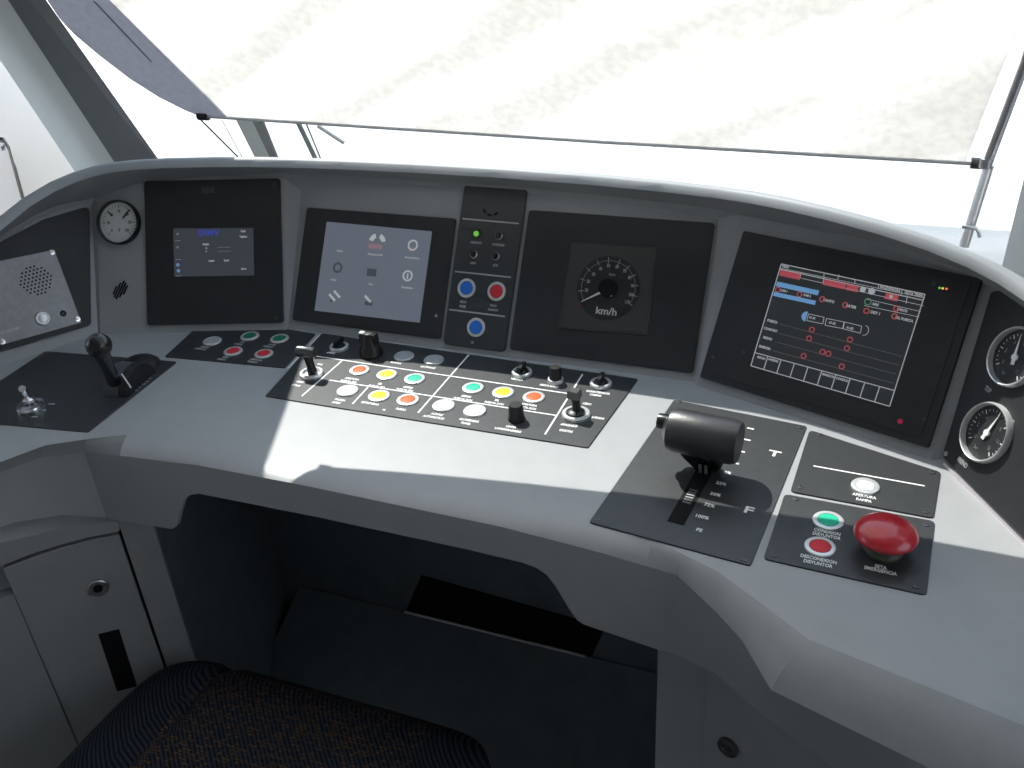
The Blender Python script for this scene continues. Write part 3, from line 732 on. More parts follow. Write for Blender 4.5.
# ------------------------------------------------------------------ desk panels
FM = flat(-.65, .87, 0, 0.)
H_ = .0015
def dpanel(name, fr, px, label, material=plate_black, r=.003, cat='control panel'):
    root = empty(name, fr, label, cat); plate('plate', Q(fr, px, H_), .0, H_, material, root, r, .0004); return root
p5 = dpanel('door_button_panel', FM, [(164.4, 356.3), (284.8, 367.6), (315.5, 333.8), (285, 328.5), (194.4, 329)], 'small black desk panel with one white, two green and two red buttons')
k5 = lambda x, y: (160 + x / 6.827, 320 + y / 6.827)
its = []
for (x, y), m_, lb_, t1, t2 in (((355, 138), cap_clear, 'clear white push button', 'PRUEBA', 'LAMPARAS'), ((612, 104), cap_dkgreen, 'left green push button', 'LUZ', 'CABINA'), ((815, 121), cap_dkgreen, 'right green push button', 'LUCES', 'VIAJEROS'), ((498, 207), cap_red, 'left red push button', 'DESC', 'CABINA'), ((708, 224), cap_red, 'right red push button', 'APAGADO', 'VIAJEROS')):
    X, Y = k5(x, y); button(FM, p5, X, Y, 18.5, m_, lb_)
    a = FM.px(*k5(x - 50, y + 48), H_); its += [(t1, a[0], a[1], .0035), (t2, a[0] - .002, a[1] - .0062, .0035)]
text('lettering', its, H_, dim_ink, p5)

pm = dpanel('main_button_panel', FM, [(264.8, 395.8), (588, 447.5), (638.4, 378.7), (322, 333.2)], 'long black desk panel with coloured buttons, white divider lines and rotary switches')
bm = bmesh.new(); P = lambda x, y: FM.px(x, y, H_)
for a, b, w in (((319.5, 335), (288, 368.5), 1), ((314.5, 356), (570, 393.9), 1), ((341.8, 361), (301.8, 396.2), 1), ((329.5, 380.2), (556.7, 415.6), 1), ((368.2, 387), (352.5, 404), 1), ((468.7, 355), (418, 412.8), 1), ((582.5, 374.4), (545, 434.5), 1)):
    add_line(bm, P(*a), P(*b), .0019, H_)
link('divider_line', bm, white_ink, pm)
its = []
for x, y, m_, lb_, w in ((403.9, 355.2, cap_clear, 'left unlit grey push button', 20), (433.6, 359.2, cap_clear, 'right unlit grey push button', 20.3), (359.4, 369.3, cap_orange, 'orange push button of the left group', 20.6), (386.7, 373.8, cap_yellow, 'upper yellow push button of the left group', 21), (414.5, 378, cap_green, 'green push button of the left group', 21.5), (347.3, 390, cap_white, 'leftmost white push button', 22), (378.9, 395, cap_yellow, 'lower yellow push button', 22.3), (407.8, 399, cap_orange, 'lower red push button', 23), (443.4, 404.8, cap_white, 'left one of two white push buttons', 23), (474.7, 410, cap_white, 'right one of two white push buttons', 23.3), (473, 387, cap_green, 'green push button of the right group', 22), (503, 391.6, cap_yellow, 'yellow push button of the right group', 22.3), (533.8, 396.3, cap_orange, 'red push button of the right group', 22.6)):
    button(FM, pm, x, y, w, m_, lb_, lens=.88 if m_ in (cap_white, cap_clear) else .62, name='push_button')
for t1, t2, x, y in (('APERTURA', 'PUERTA IZQ', 352, 379), ('SEL', 'PUERTA IZQ', 380, 384), ('CIERRE', 'PUERTA IZQ', 408, 387.5), ('PRUEBA', 'AVISO', 340, 400), ('RETROVISOR', '', 370, 403.5), ('FUEGO', '', 401, 409.5), ('ACOPLE', 'AUTOMATICO', 437, 414.5), ('ALUMBRADO', 'TUNEL', 469, 420.5), ('CIERRE', 'PUERTA DCH', 466, 396.5), ('SEL', 'PUERTA DCH', 497, 400.5), ('APERTURA', 'PUERTA DCH', 529, 405), ('LIMPIA', 'LAVAPARABRISAS', 511, 427), ('BOCINA', '', 396, 363), ('ANTIVAHO', '', 428, 367.5), ('FAROS', '', 331, 353), ('VENTILA', '', 517, 379.5), ('REGULADOR', '', 549, 386), ('CLIMATIZADOR', 'CABINA', 598, 392.5), ('POS', '', 320, 364.5), ('CERO', '', 300, 382), ('ATRAS', '', 296, 385.5), ('CERO', '', 587, 404), ('LARGAS', '', 598, 418), ('APAGADO', '', 569, 425.5), ('CORTAS', '', 566, 431), ('N', '', 384, 410)):
    a = P(x, y); its.append((t1, a[0], a[1], .0038))
    if t2: its.append((t2, a[0] - .001, a[1] - .0068, .0038))
text('lettering', its, H_, white_ink, pm)
def base_ring(parent, x, y, w, name, label=None, mat_=None, fr=FM):
    u, v = fr.px(x, y, .004); R = fr.rad(x, y, w)
    o = lathe(name, [(R, H_), (R, H_ + .003), (R * .93, H_ + .0042), (R * .74, H_ + .0044), (R * .66, H_ + .003), (R * .6, H_ + .0015), (0, H_ + .0015)], (u, v, 0), mat_ or ring_m, parent, 36, label=label)
    return o, u, v, R
# toggles with small black levers
for x, y, w, lb_ in ((339, 346.5, 19.5, 'key switch at the rear left of the panel'), (522, 372, 21, 'rear switch with bright ring'), (600.8, 383, 22, 'rear right switch with bright ring')):
    o, u, v, R = base_ring(pm, x, y, w, 'rotary_switch', lb_)
    bm = bmesh.new(); add_lathe(bm, [(R * .66, .004), (R * .6, .006), (R * .5, .008), (0, .008)], (u, v, 0), 20)
    add_prism(bm, [Vector((u - .0022, v - .009)), Vector((u + .0022, v - .009)), Vector((u + .0022, v + .010)), Vector((u - .0022, v + .010))], .007, .014, .001)
    link('switch_knob', bm, switch_m, o, 35)
# T-handle at left
o, u, v, R = base_ring(pm, 311.4, 373, 24, 'selector_switch', 'selector with polished T-shaped handle')
bm = bmesh.new(); add_tube(bm, [(u + .002, v, .004), (u + .001, v, .015), (u - .0025, v + .001, .030)], [.0065, .005, .0055], 14); link('handle_stem', bm, switch_m, o, 40)
bm = bmesh.new(); add_lathe(bm, [(0, 0), (.0060, 0), (.0072, .0012), (.0072, .023), (.006, .0245), (0, .0245)], (u - .015, v + .001, .032), 20, (1, .02, .04)); link('cross_handle', bm, mat('worn_black_nickel', (.14, .14, .14), .22, .8), o, 40, 'shiny cross handle')
# big rotary
o, u, v, R = base_ring(pm, 371.5, 352.5, 22, 'selector_switch', 'large black pointed rotary knob', switch_m)
bm = bmesh.new(); add_lathe(bm, [(.0155, .004), (.014, .012), (.010, .018), (.0085, .028), (.006, .032), (0, .033)], (u, v, 0), 24)
add_prism(bm, [Vector((u - .012, v - .005)), Vector((u + .010, v - .006)), Vector((u + .010, v + .006)), Vector((u - .012, v + .005))], .018, .031, .002)
link('switch_knob', bm, switch_m, o, 35)
bm = bmesh.new(); add_prism(bm, [Vector((u - .013, v - .0035)), Vector((u - .006, v - .0035)), Vector((u - .006, v + .003)), Vector((u - .013, v + .003))], .0312, .0325, .0008); link('knob_glint', bm, cap_white, o)  # white block stands in for the glint on the knob
# small cylinder toggle in the rear
o, u, v, R = base_ring(pm, 555.5, 379.5, 16, 'rotary_switch', 'small black cylinder knob at the rear')
lathe('switch_knob', [(.0075, .003), (.007, .019), (.006, .021), (0, .021)], (u, v, 0), switch_m, o, 24)
# black knob
o, u, v, R = base_ring(pm, 516.4, 417.5, 17, 'rotary_switch', 'black cylinder knob near the front edge', switch_m)
lathe('switch_knob', [(.0088, .003), (.0082, .019), (.0072, .021), (0, .021)], (u, v, 0), switch_m, o, 28)
# lever switch with white ring
o, u, v, R = base_ring(pm, 576, 413.5, 28.5, 'selector_switch', 'white-ringed selector with an upright black lever handle')
lathe('ring_centre', [(R * .66, .004), (R * .62, .007), (R * .4, .009), (0, .009)], (u, v, 0), switch_m, o, 24)
bm = bmesh.new(); add_tube(bm, [(u + .001, v, .006), (u, v + .001, .018), (u - .002, v + .002, .026)], [.0055, .0045, .0055], 12); link('handle_stem', bm, switch_m, o, 40)
bm = bmesh.new(); add_prism(bm, [Vector((u - .0085, v - .004)), Vector((u + .0045, v - .006)), Vector((u + .0055, v + .006)), Vector((u - .0065, v + .007))], .024, .0335, .0015); link('lever_grip', bm, mat('worn_black_metal', (.16, .16, .16), .3, .6), o)

# master controller
FP = flat(-.12, .84, -5.84, 0.)
pc = dpanel('master_controller', FP, [(589, 521.9), (750.5, 565.6), (807, 426), (674, 399.5)], 'black controller plate with big horizontal black grip, T and F marks', cat='controller')
PP = lambda x, y: FP.px(x, y, H_)
a, b = PP(667, 521.3), PP(683.6, 525.8); t_ = PP(750.5, 428.7)
s0u, s1u = min(a[0], b[0]), max(a[0], b[0])
plate('lever_slot', [(a[0], a[1]), (b[0], a[1]), (b[0], t_[1] + .004), (a[0], t_[1] + .004)], H_, H_ + .0003, gap_black, pc, 0, 0)
bm = bmesh.new(); um = (a[0] + b[0]) / 2
q0 = PP(689, 490)[1]
for k in range(6): add_line(bm, (um - .004, q0 - k * .0042), (um + .004, q0 - k * .0042), .0022, H_ + .0003, H_ + .0012)
link('slot_brush', bm, steel, pc)
sc = lambda x, y: (580 + x / 3.842, 380 + y / 3.842)
bm = bmesh.new()
for x, y in ((655, 187), (642, 230), (620, 275), (597, 320)):
    q = PP(*sc(x, y)); add_line(bm, (q[0] - .0036, q[1]), (q[0] + .0036, q[1]), .0022, H_)
link('scale_mark', bm, white_ink, pc)
its = [(s, *PP(*sc(x, y)), h) for s, x, y, h in (('0%', 567, 357, .0045), ('25%', 543, 398, .0045), ('50%', 520, 440, .0045), ('75%', 497, 482, .0045), ('100%', 468, 526, .0045), ('FE', 458, 577, .0045), ('T', 747, 284, .010), ('F', 648, 501, .010))]
text('lettering', its, H_, white_ink, pc, xs=.95)
for x, y in ((381, 84), (845, 182), (630, 690), (65, 536)): u, v = PP(*sc(x, y)); screw(pc, u, v)
ZK = .044
KR = at_z(739.5, 443, ZK) - FP.o; KL = at_z(668, 428.5, ZK) - FP.o
kr = Vector((KR.dot(FP.a), KR.dot(FP.b), ZK)); kl = Vector((KL.dot(FP.a), KL.dot(FP.b), ZK))
ym = (kr.y + kl.y) / 2; kr.y = kl.y = ym
Lk = kr.x - kl.x - .003
grip = lathe('throttle_grip', [(0, -.003), (.010, -.003), (.0205, .003), (.0222, .010), (.0222, Lk - .002), (.0200, Lk + .003), (0, Lk + .0035)], kl, knob_black, pc, 44, (1, 0, 0), 40, 'worn black horizontal grip')
lathe('thumb_button', [(0, 0), (.0075, 0), (.008, .002), (.008, .012), (0, .012)], kl + Vector((-.0115, .004, .004)), black_gloss, grip, 24, (1, 0, 0))
# grip underside and neck
cx = um; cyb = PP(695, 466)[1]
bm = bmesh.new()
lv = []
for (x0, x1, y0, y1, z_) in ((kl.x + .012, kr.x - .004, ym - .017, ym + .013, ZK - .006), (kl.x + .018, kr.x - .012, ym - .015, ym + .010, ZK - .020), (cx - .018, cx + .020, ym - .010, ym + .008, ZK - .026), (cx - .009, cx + .009, cyb - .008, cyb + .012, H_)):
    lv.append([bm.verts.new(p) for p in ((x0, y0, z_), (x1, y0, z_), (x1, y1, z_), (x0, y1, z_))])
for A, B in zip(lv, lv[1:]):
    for k in range(4): bm.faces.new((A[k], A[(k + 1) % 4], B[(k + 1) % 4], B[k]))
bm.faces.new(lv[0]); bm.faces.new(lv[-1])
bmesh.ops.bevel(bm, geom=bm.edges[:], offset=.002, segments=2, affect='EDGES')
link('lever_neck', bm, black_gloss, pc, 40)
for k in (-1, 1):
    lathe('neck_pin', [(0, 0), (.0016, 0), (.0016, .010), (0, .0102)], (cx + .003 + k * .0028, ym - .0135, ZK - .0335), steel, pc, 12, (0, -.25, 1))

# ramp opening panel and emergency panel
FQ = flat(.02, .80, -2.6, 0.)
PQ = lambda x, y: FQ.px(x, y, H_)
pr = dpanel('ramp_panel', FQ, [(790.3, 491.2), (933.8, 517.8), (941, 472), (809.5, 429.6)], 'black slanted-top desk plate with one white button and a white line', r=.005)
k2 = lambda x, y: (750 + x / 4.043, 420 + y / 4.043)
button(FQ, pr, *k2(467, 263), 27.5, cap_white, 'white push button', lens=.6)
bm = bmesh.new(); add_line(bm, PQ(*k2(257, 186)), PQ(*k2(706, 267)), .0018, H_); link('divider_line', bm, white_ink, pr)
text('lettering', [('APERTURA', *PQ(*k2(462, 308)), .0042), ('RAMPA', *PQ(*k2(460, 325)), .0042)], H_, white_ink, pr)
for x, y in ((283, 60), (737, 212), (713, 371), (204, 272)): u, v = PQ(*k2(x, y)); screw(pr, u, v)
pe = dpanel('emergency_panel', FQ, [(763.5, 558.5), (926.8, 595), (935.2, 521), (784.6, 493.8)], 'black desk plate with green and red breaker buttons and big red mushroom', r=.005)
button(FQ, pe, *k2(317, 403), 30.5, cap_green, 'green push button', lens=.64)
button(FQ, pe, *k2(284, 508), 30.5, cap_red, 'red push button', lens=.66)
its = [(s, *PQ(*k2(x, y)), .0042) for s, x, y in (('CONEXION', 312, 453), ('DISYUNTOR', 309, 469), ('DESCONEXION', 277, 563), ('DISYUNTOR', 274, 581), ('SETA', 528, 595), ('EMERGENCIA', 527, 610))]
text('lettering', its, H_, white_ink, pe)
for x, y in ((185, 320), (713, 424), (672, 673), (99, 547)): u, v = PQ(*k2(x, y)); screw(pe, u, v)
M0 = at_z(886, 533, .021) - FQ.o; mu, mv = M0.dot(FQ.a), M0.dot(FQ.b)
eb = lathe('emergency_stop', [(.0165, H_), (.0165, .004), (.0140, .007), (.0130, .016), (.0130, .018)], (mu, mv, 0), mat('dark_olive_collar', (.05, .055, .035), .5), pe, 36, label='dark collar under the red mushroom head')
lathe('mushroom_head', [(.0, .016), (.012, .016), (.0235, .0172), (.0262, .0186), (.0266, .0202), (.0256, .0228), (.0222, .0268), (.0162, .0302), (.0085, .0322), (0, .0328)], (mu, mv, 0), red_gloss, eb, 56, smooth=60, label='big glossy red mushroom head')

# left reverser panel
Lq = [(-70, 462), (0, 423.5), (88, 431.6), (176.7, 361.3), (46, 351), (0, 380.5)]
FLp = flat(-.92, .75, 8, 0.)
pl = dpanel('reverser_panel', FLp, [(-40, 420), (88, 431.8), (177.2, 361.3), (45, 351), (0, 380.6), (-40, 407)], 'black desk plate with ball-topped lever and chrome toggle at the left', r=.004, cat='controller')
PL = lambda x, y, h=H_: FLp.px(x, y, h)
s7 = lambda x, y: (x / 5.689, 320 + y / 5.689)
u0, v0 = PL(*s7(690, 410))
# drum (quadrant housing)
bm = bmesh.new(); pts = []
dv = 0.032
for k in range(13):
    a = PI * k / 12; pts.append((math.cos(a) * dv, math.sin(a) * .026))
A = [bm.verts.new((u0 - .016, v0 + .020 + p[0], H_ + p[1])) for p in pts]; B = [bm.verts.new((u0 + .004, v0 + .020 + p[0], H_ + p[1])) for p in pts]
for i in range(len(pts) - 1): bm.faces.new((A[i], A[i + 1], B[i + 1], B[i]))
bm.faces.new(A); bm.faces.new(B); bm.faces.new((A[0], B[0], B[-1], A[-1]))
drum = link('lever_drum', bm, mat('dark_grey_drum', (.06, .063, .075), .4), pl, 40, 'dark grey half-round drum')
bm = bmesh.new()
A = [bm.verts.new((u0 + .0042, v0 + .020 + p[0] * .98, H_ + p[1] * .97)) for p in pts]; B = [bm.verts.new((u0 + .016, v0 + .020 + p[0] * .98, H_ + p[1] * .97)) for p in pts]
for i in range(len(pts) - 1): bm.faces.new((A[i], A[i + 1], B[i + 1], B[i]))
bm.faces.new(A); bm.faces.new(B); bm.faces.new((A[0], B[0], B[-1], A[-1]))
link('slot_cover', bm, rubber, pl, 40)
du, dw = PL(140, 366); lathe('lever_boot', [(.026, H_), (.025, .005), (.019, .010), (.010, .0125), (0, .013)], (du, dw, 0), rubber, pl, 28)
ball = at_z(98.8, 345.5, .095) - FLp.o; bu, bv = ball.dot(FLp.a), ball.dot(FLp.b)
nk = at_z(113, 378, .026) - FLp.o; nu, nv = nk.dot(FLp.a), nk.dot(FLp.b)
tube('lever_stem', [(nu, nv, .022), ((nu * .6 + bu * .4), (nv * .6 + bv * .4), .05), (bu, bv, .09)], [.0085, .0075, .0095], black_gloss, pl, 18)
r = .0142
lathe('ball_knob', [(0, -r)] + [(r * math.sin(PI * k / 14), -r * math.cos(PI * k / 14)) for k in range(1, 14)] + [(0, r)], (bu, bv, .095), black_gloss, pl, 32, smooth=80, label='glossy black ball')
tube('pointer_line', [(*PL(121.5, 373.6, .031), .031), (*PL(131, 387.7, .013), .013)], .0009, white_ink, pl, 6)
bm = bmesh.new()
for x0, y0, x1, y1 in ((768, 402, 785, 400), (783, 385, 800, 383), (795, 368, 830, 364), (815, 352, 848, 350), (840, 333, 862, 331), (275, 478, 312, 478), (245, 515, 262, 513), (180, 551, 215, 551)):
    add_line(bm, PL(*s7(x0, y0)), PL(*s7(x1, y1)), .0022, H_)
link('scale_mark', bm, dim_ink, pl)
u, v = PL(31.5, 408.5)
tg = lathe('toggle_switch', [(.0165, H_), (.0165, .005), (.0155, .0075), (.009, .009), (.0085, .006), (0, .006)], (u, v, 0), chrome, pl, 32, label='chrome toggle switch')
tp = at_z(20.7, 385, .045) - FLp.o; lathe('toggle_nut', [(.008, .006), (.0075, .013), (.004, .015), (0, .015)], (u - .002, v + .002, 0), chrome, tg, 6, smooth=20)
tube('toggle_lever', [(u - .003, v + .003, .012), (tp.dot(FLp.a), tp.dot(FLp.b), .040)], [.0022, .0042], chrome, tg, 12)

# ------------------------------------------------------------------ driver seat
def seat_material():
    M = bpy.data.materials.new('dark_moquette_with_orange_dashes'); M.use_nodes = True; nt = M.node_tree; b = nt.nodes['Principled BSDF']
    b.inputs['Roughness'].default_value = .95; b.inputs['Specular IOR Level'].default_value = .1
    t = nt.nodes.new('ShaderNodeTexCoord')
    w = nt.nodes.new('ShaderNodeTexWave'); w.wave_type = 'BANDS'; w.bands_direction = 'DIAGONAL'; w.inputs['Scale'].default_value = 95; w.inputs['Distortion'].default_value = .6
    br = nt.nodes.new('ShaderNodeTexBrick'); br.inputs['Scale'].default_value = 85; br.inputs['Mortar Size'].default_value = .06; br.inputs['Brick Width'].default_value = .5; br.inputs['Row Height'].default_value = .35
    br.inputs['Color1'].default_value = (0, 0, 0, 1); br.inputs['Color2'].default_value = (1, 1, 1, 1); br.inputs['Mortar'].default_value = (0, 0, 0, 1); br.inputs['Bias'].default_value = -.35
    nt.links.new(t.outputs['Object'], w.inputs['Vector']); nt.links.new(t.outputs['Object'], br.inputs['Vector'])
    sx = nt.nodes.new('ShaderNodeSeparateXYZ'); nt.links.new(t.outputs['Object'], sx.inputs[0])
    ab = nt.nodes.new('ShaderNodeMath'); ab.operation = 'ABSOLUTE'; nt.links.new(sx.outputs['X'], ab.inputs[0])
    lt = nt.nodes.new('ShaderNodeMath'); lt.operation = 'LESS_THAN'; lt.inputs[1].default_value = .15; nt.links.new(ab.outputs[0], lt.inputs[0])
    mu_ = nt.nodes.new('ShaderNodeMath'); mu_.operation = 'MULTIPLY'; nt.links.new(lt.outputs[0], mu_.inputs[0]); nt.links.new(br.outputs['Color'], mu_.inputs[1])
    m1 = nt.nodes.new('ShaderNodeMix'); m1.data_type = 'RGBA'; m1.inputs[6].default_value = (.008, .010, .014, 1); m1.inputs[7].default_value = (.035, .042, .055, 1); nt.links.new(w.outputs['Fac'], m1.inputs[0])
    m2 = nt.nodes.new('ShaderNodeMix'); m2.data_type = 'RGBA'; m2.inputs[7].default_value = (.16, .085, .03, 1); nt.links.new(mu_.outputs[0], m2.inputs[0]); nt.links.new(m1.outputs[2], m2.inputs[6])
    nt.links.new(m2.outputs[2], b.inputs['Base Color'])
    bp = nt.nodes.new('ShaderNodeBump'); bp.inputs['Strength'].default_value = .6; bp.inputs['Distance'].default_value = .002; nt.links.new(w.outputs['Fac'], bp.inputs['Height']); nt.links.new(bp.outputs[0], b.inputs['Normal'])
    return M
seat_m = seat_material()
SC = Vector((-.545, .40, FL))
seat = empty('driver_chair', SC, 'dark fabric driver chair cushion with orange-dashed centre, in front of the footwell', 'chair')
bm = bmesh.new(); nx, ny = 28, 28; grid = []
hw, hl = .235, .26; zt_ = -.300 - FL
for j in range(ny + 1):
    row = []
    for i in range(nx + 1):
        a = -1 + 2 * i / nx; b = -1 + 2 * j / ny
        # superellipse footprint
        k = (abs(a) ** 7 + abs(b) ** 7) ** (1 / 7) or 1; s_ = max(abs(a), abs(b)) / k if k else 1
        x = a * s_ * hw; y = b * s_ * hl
        e = max(abs(a), abs(b)); z = zt_ - .030 * e ** 10 - .012 * (1 - a * a) * (1 - b * b) + .010 * max(0, abs(a) - .62) / .38 - (.008 if -.70 < a < -.62 else 0) - .012 * max(0, b) ** 3
        row.append(bm.verts.new((x, y, z)))
    grid.append(row)
for j in range(ny):
    for i in range(nx): bm.faces.new((grid[j][i], grid[j][i + 1], grid[j + 1][i + 1], grid[j + 1][i]))
loop = [grid[0][i] for i in range(nx)] + [grid[j][nx] for j in range(ny)] + [grid[ny][nx - i] for i in range(nx)] + [grid[ny - j][0] for j in range(ny)]
prev = loop
for dz, sc_ in ((.03, 1.015), (.07, 1.0), (.09, .93)):
    cur = [bm.verts.new((v.co.x * sc_, v.co.y * sc_, zt_ - .03 - dz)) for v in loop]
    for i in range(len(cur)): bm.faces.new((prev[i], prev[(i + 1) % len(cur)], cur[(i + 1) % len(cur)], cur[i]))
    prev = cur
bm.faces.new(prev)
link('seat_cushion', bm, seat_m, seat, 50)
lathe('seat_pedestal', [(.17, 0), (.17, .02), (.07, .05), (.06, .3), (.16, zt_ - .125), (.16, zt_ - .10)], (0, 0, 0), rubber, seat, 32)

# ------------------------------------------------------------------ blind
def fabric(name, col, tr, noise):
    M = bpy.data.materials.new(name); M.use_nodes = True; nt = M.node_tree
    for n in list(nt.nodes):
        if n.type == 'BSDF_PRINCIPLED': nt.nodes.remove(n)
    out = nt.nodes['Material Output']; d = nt.nodes.new('ShaderNodeBsdfDiffuse'); t = nt.nodes.new('ShaderNodeBsdfTranslucent'); mx = nt.nodes.new('ShaderNodeMixShader'); mx.inputs[0].default_value = tr
    tc_ = nt.nodes.new('ShaderNodeTexCoord'); mp_ = nt.nodes.new('ShaderNodeMapping'); mp_.vector_type = 'TEXTURE'; mp_.inputs['Rotation'].default_value = (0, 0, .6); mp_.inputs['Scale'].default_value = (1.2, .13, 1)
    n1 = nt.nodes.new('ShaderNodeTexNoise'); n1.inputs['Scale'].default_value = 2.2; n1.inputs['Detail'].default_value = 4; nt.links.new(tc_.outputs['Object'], mp_.inputs[0]); nt.links.new(mp_.outputs[0], n1.inputs['Vector'])  # stretched streaks darken the cloth colour in place of fold shading
    n2 = nt.nodes.new('ShaderNodeTexNoise'); n2.inputs['Scale'].default_value = 130; n2.inputs['Detail'].default_value = 4; nt.links.new(tc_.outputs['Object'], n2.inputs['Vector'])
    r1 = nt.nodes.new('ShaderNodeValToRGB'); r1.color_ramp.elements[0].position = .42; r1.color_ramp.elements[1].position = .56
    r1.color_ramp.elements[0].color = (1 - noise, 1 - noise, 1 - noise * 1.1, 1); r1.color_ramp.elements[1].color = (1, 1, 1, 1); nt.links.new(n1.outputs['Fac'], r1.inputs[0])
    r2 = nt.nodes.new('ShaderNodeValToRGB'); r2.color_ramp.elements[0].color = (.92, .92, .92, 1); r2.color_ramp.elements[1].color = (1, 1, 1, 1); r2.color_ramp.elements[0].position = .35; r2.color_ramp.elements[1].position = .6; nt.links.new(n2.outputs['Fac'], r2.inputs[0])
    m1 = nt.nodes.new('ShaderNodeMix'); m1.data_type = 'RGBA'; m1.blend_type = 'MULTIPLY'; m1.inputs[0].default_value = 1; nt.links.new(r1.outputs[0], m1.inputs[6]); nt.links.new(r2.outputs[0], m1.inputs[7])
    m2 = nt.nodes.new('ShaderNodeMix'); m2.data_type = 'RGBA'; m2.blend_type = 'MULTIPLY'; m2.inputs[0].default_value = 1; m2.inputs[7].default_value = (*col, 1); nt.links.new(m1.outputs[2], m2.inputs[6])
    nt.links.new(m2.outputs[2], d.inputs[0]); nt.links.new(m2.outputs[2], t.inputs[0])
    nt.links.new(d.outputs[0], mx.inputs[1]); nt.links.new(t.outputs[0], mx.inputs[2]); nt.links.new(mx.outputs[0], out.inputs[0])
    return M
fab = fabric('translucent_white_blind', (.99, .955, .93), .69, .12)
band = fabric('grey_side_band', (.66, .66, .72), .34, .0)  # greyer, less translucent fabric for the left side of the blind
SA = Vector((-.53, .668, 0)); SN = Vector((.667, .044, 0)).cross(SUN)      # the bar's shadow line on the worktop
K0 = at_plane(205, 116, SA, SN); K1 = at_plane(972, 163, SA, SN); bd = (K1 - K0).normalized(); KB = .6
FB = Frame(K0, bd, (0, -KB, 1))
bl = empty('roller_blind', FB, 'white translucent fabric blind pulled down over the windshield', 'blind')
bt = lambda x, y: Vector(FB.px(x, y))
e_px = [(205, 116), (196, 114), (185, 109.5), (160, 97), (130, 78), (100, 55), (75, 34), (60, 18), (48, 0)]
edge = [bt(*p) for p in e_px]
dlt = (edge[-1] - edge[-2]).normalized()
topv = 1.05
ul = edge[-1] + dlt * .25; ul2 = Vector((ul.x - .12, topv))
s_lo, s_hi = bt(218, 108), bt(110, 0)
dh = (s_hi - s_lo).normalized(); s_top = s_lo + dh * (topv - s_lo.y) / dh.y
band_start = bt(228, 118)
s_top = Vector((s_hi.x - .08, topv))
plate('blind_fabric', [Vector((band_start.x, 0)).lerp(bt(600, 141.5), k / 5) for k in range(6)] + [bt(600, 141.5).lerp(bt(965, 162.6), k / 5) for k in range(1, 6)] + [bt(985, 110), bt(1021, 20), bt(1032, -20), Vector((bt(1040, 0).x + .02, topv)), s_top, s_hi, s_lo], -.0006, .0006, fab, bl, 0, 0)
plate('blind_side_band', [band_start] + edge + [ul, ul2, s_top, s_hi, s_lo], -.0009, .0009, band, bl, 0, 0, label='grey side hem')
sa, sb = bt(152, 61), bt(94, 0)
bm = bmesh.new(); add_line(bm, sa, sb, .0016, .0009, .0014); link('seam', bm, mat('seam_thread', (.22, .22, .24), .9), bl)
pe1 = bt(972, 163)
bar_m = mat('bar_aluminium', (.75, .75, .77), .4, .2)
tube('bottom_bar', [Vector((0, 0, 0)).lerp(Vector((*bt(600, 141.5), 0)), k / 6) for k in range(7)] + [Vector((*bt(600, 141.5), 0)).lerp(Vector((*pe1, 0)), k / 6) for k in range(1, 7)], .0022, bar_m, bl, 10)
lathe('bar_end_cap', [(0, -.006), (.0048, -.006), (.0048, .006), (0, .006)], (-.002, 0, 0), rubber, bl, 14, (1, 0, 0))
lathe('bar_end_cap', [(0, -.005), (.0048, -.005), (.0048, .005), (0, .005)], (pe1.x + .004, pe1.y, 0), gunmetal, bl, 14, (1, 0, 0))
lathe('roller_tube', [(0, 0), (.03, 0), (.03, 1.25), (0, 1.25)], (-.32, topv - .01, .03), ceil_m, bl, 24, (1, 0, 0))

# the hanging cloth and bar bow out a little in the middle
for o in bl.children:
    if o.name.startswith(('blind_fabric', 'bottom_bar')):
        if o.name.startswith('blind_fabric'):
            bm = bmesh.new(); bm.from_mesh(o.data); bmesh.ops.triangulate(bm, faces=bm.faces); bm.to_mesh(o.data); bm.free()
        inv3 = FB.M().to_3x3().inverted()
        for v in o.data.vertices:
            t = min(max(v.co.x / pe1.x, 0), 1); k = .020 * 4 * t * (1 - t) * max(0, 1 - v.co.y / .9)
            v.co += inv3 @ (Vector((0, .93, -.27)) * k)

# guide rod right and cord left
def world_tube(name, pts, r, m_, label, cat, seg=10):
    o = Vector(pts[-1]); e = empty(name, o, label, cat); tube('rod', [Vector(p) - o for p in pts], r, m_, e, seg); return e
off = FB.n * -.012
def bpt(x, y, h=0.): return at_plane(x, y, FB.o + FB.n * h, FB.n)
gr_ = world_tube('guide_rod', [bpt(1042, 0, .012), bpt(1024, 62, .012), bpt(986, 162, .012)], .0026, steel, 'thin steel guide rod along the right edge of the blind', 'rod')
tube('rod', [bpt(1051, 0, .004) - Vector(gr_.location), bpt(990, 165, .004) - Vector(gr_.location)], .0018, bar_m, gr_, 8)
lathe('rod_hook', [(0, -.006), (.005, -.004), (.005, .004), (0, .006)], bpt(986, 163, .012) - Vector(gr_.location), steel, gr_, 14, (0, 0, 1))
cd_ = empty('blind_cord', at_y(238, 157, 1.24), 'thin dark cord running from the left end of the blind bar to the hood', 'cord')
tube('cord', [at_y(199, 118, 1.22) - cd_.location, Vector((0, 0, 0))], .0013, rubber, cd_, 8)
tube('cord', [at_y(222, 120, 1.22) - cd_.location, at_y(242, 157, 1.24) - cd_.location], .0006, gunmetal, cd_, 6)

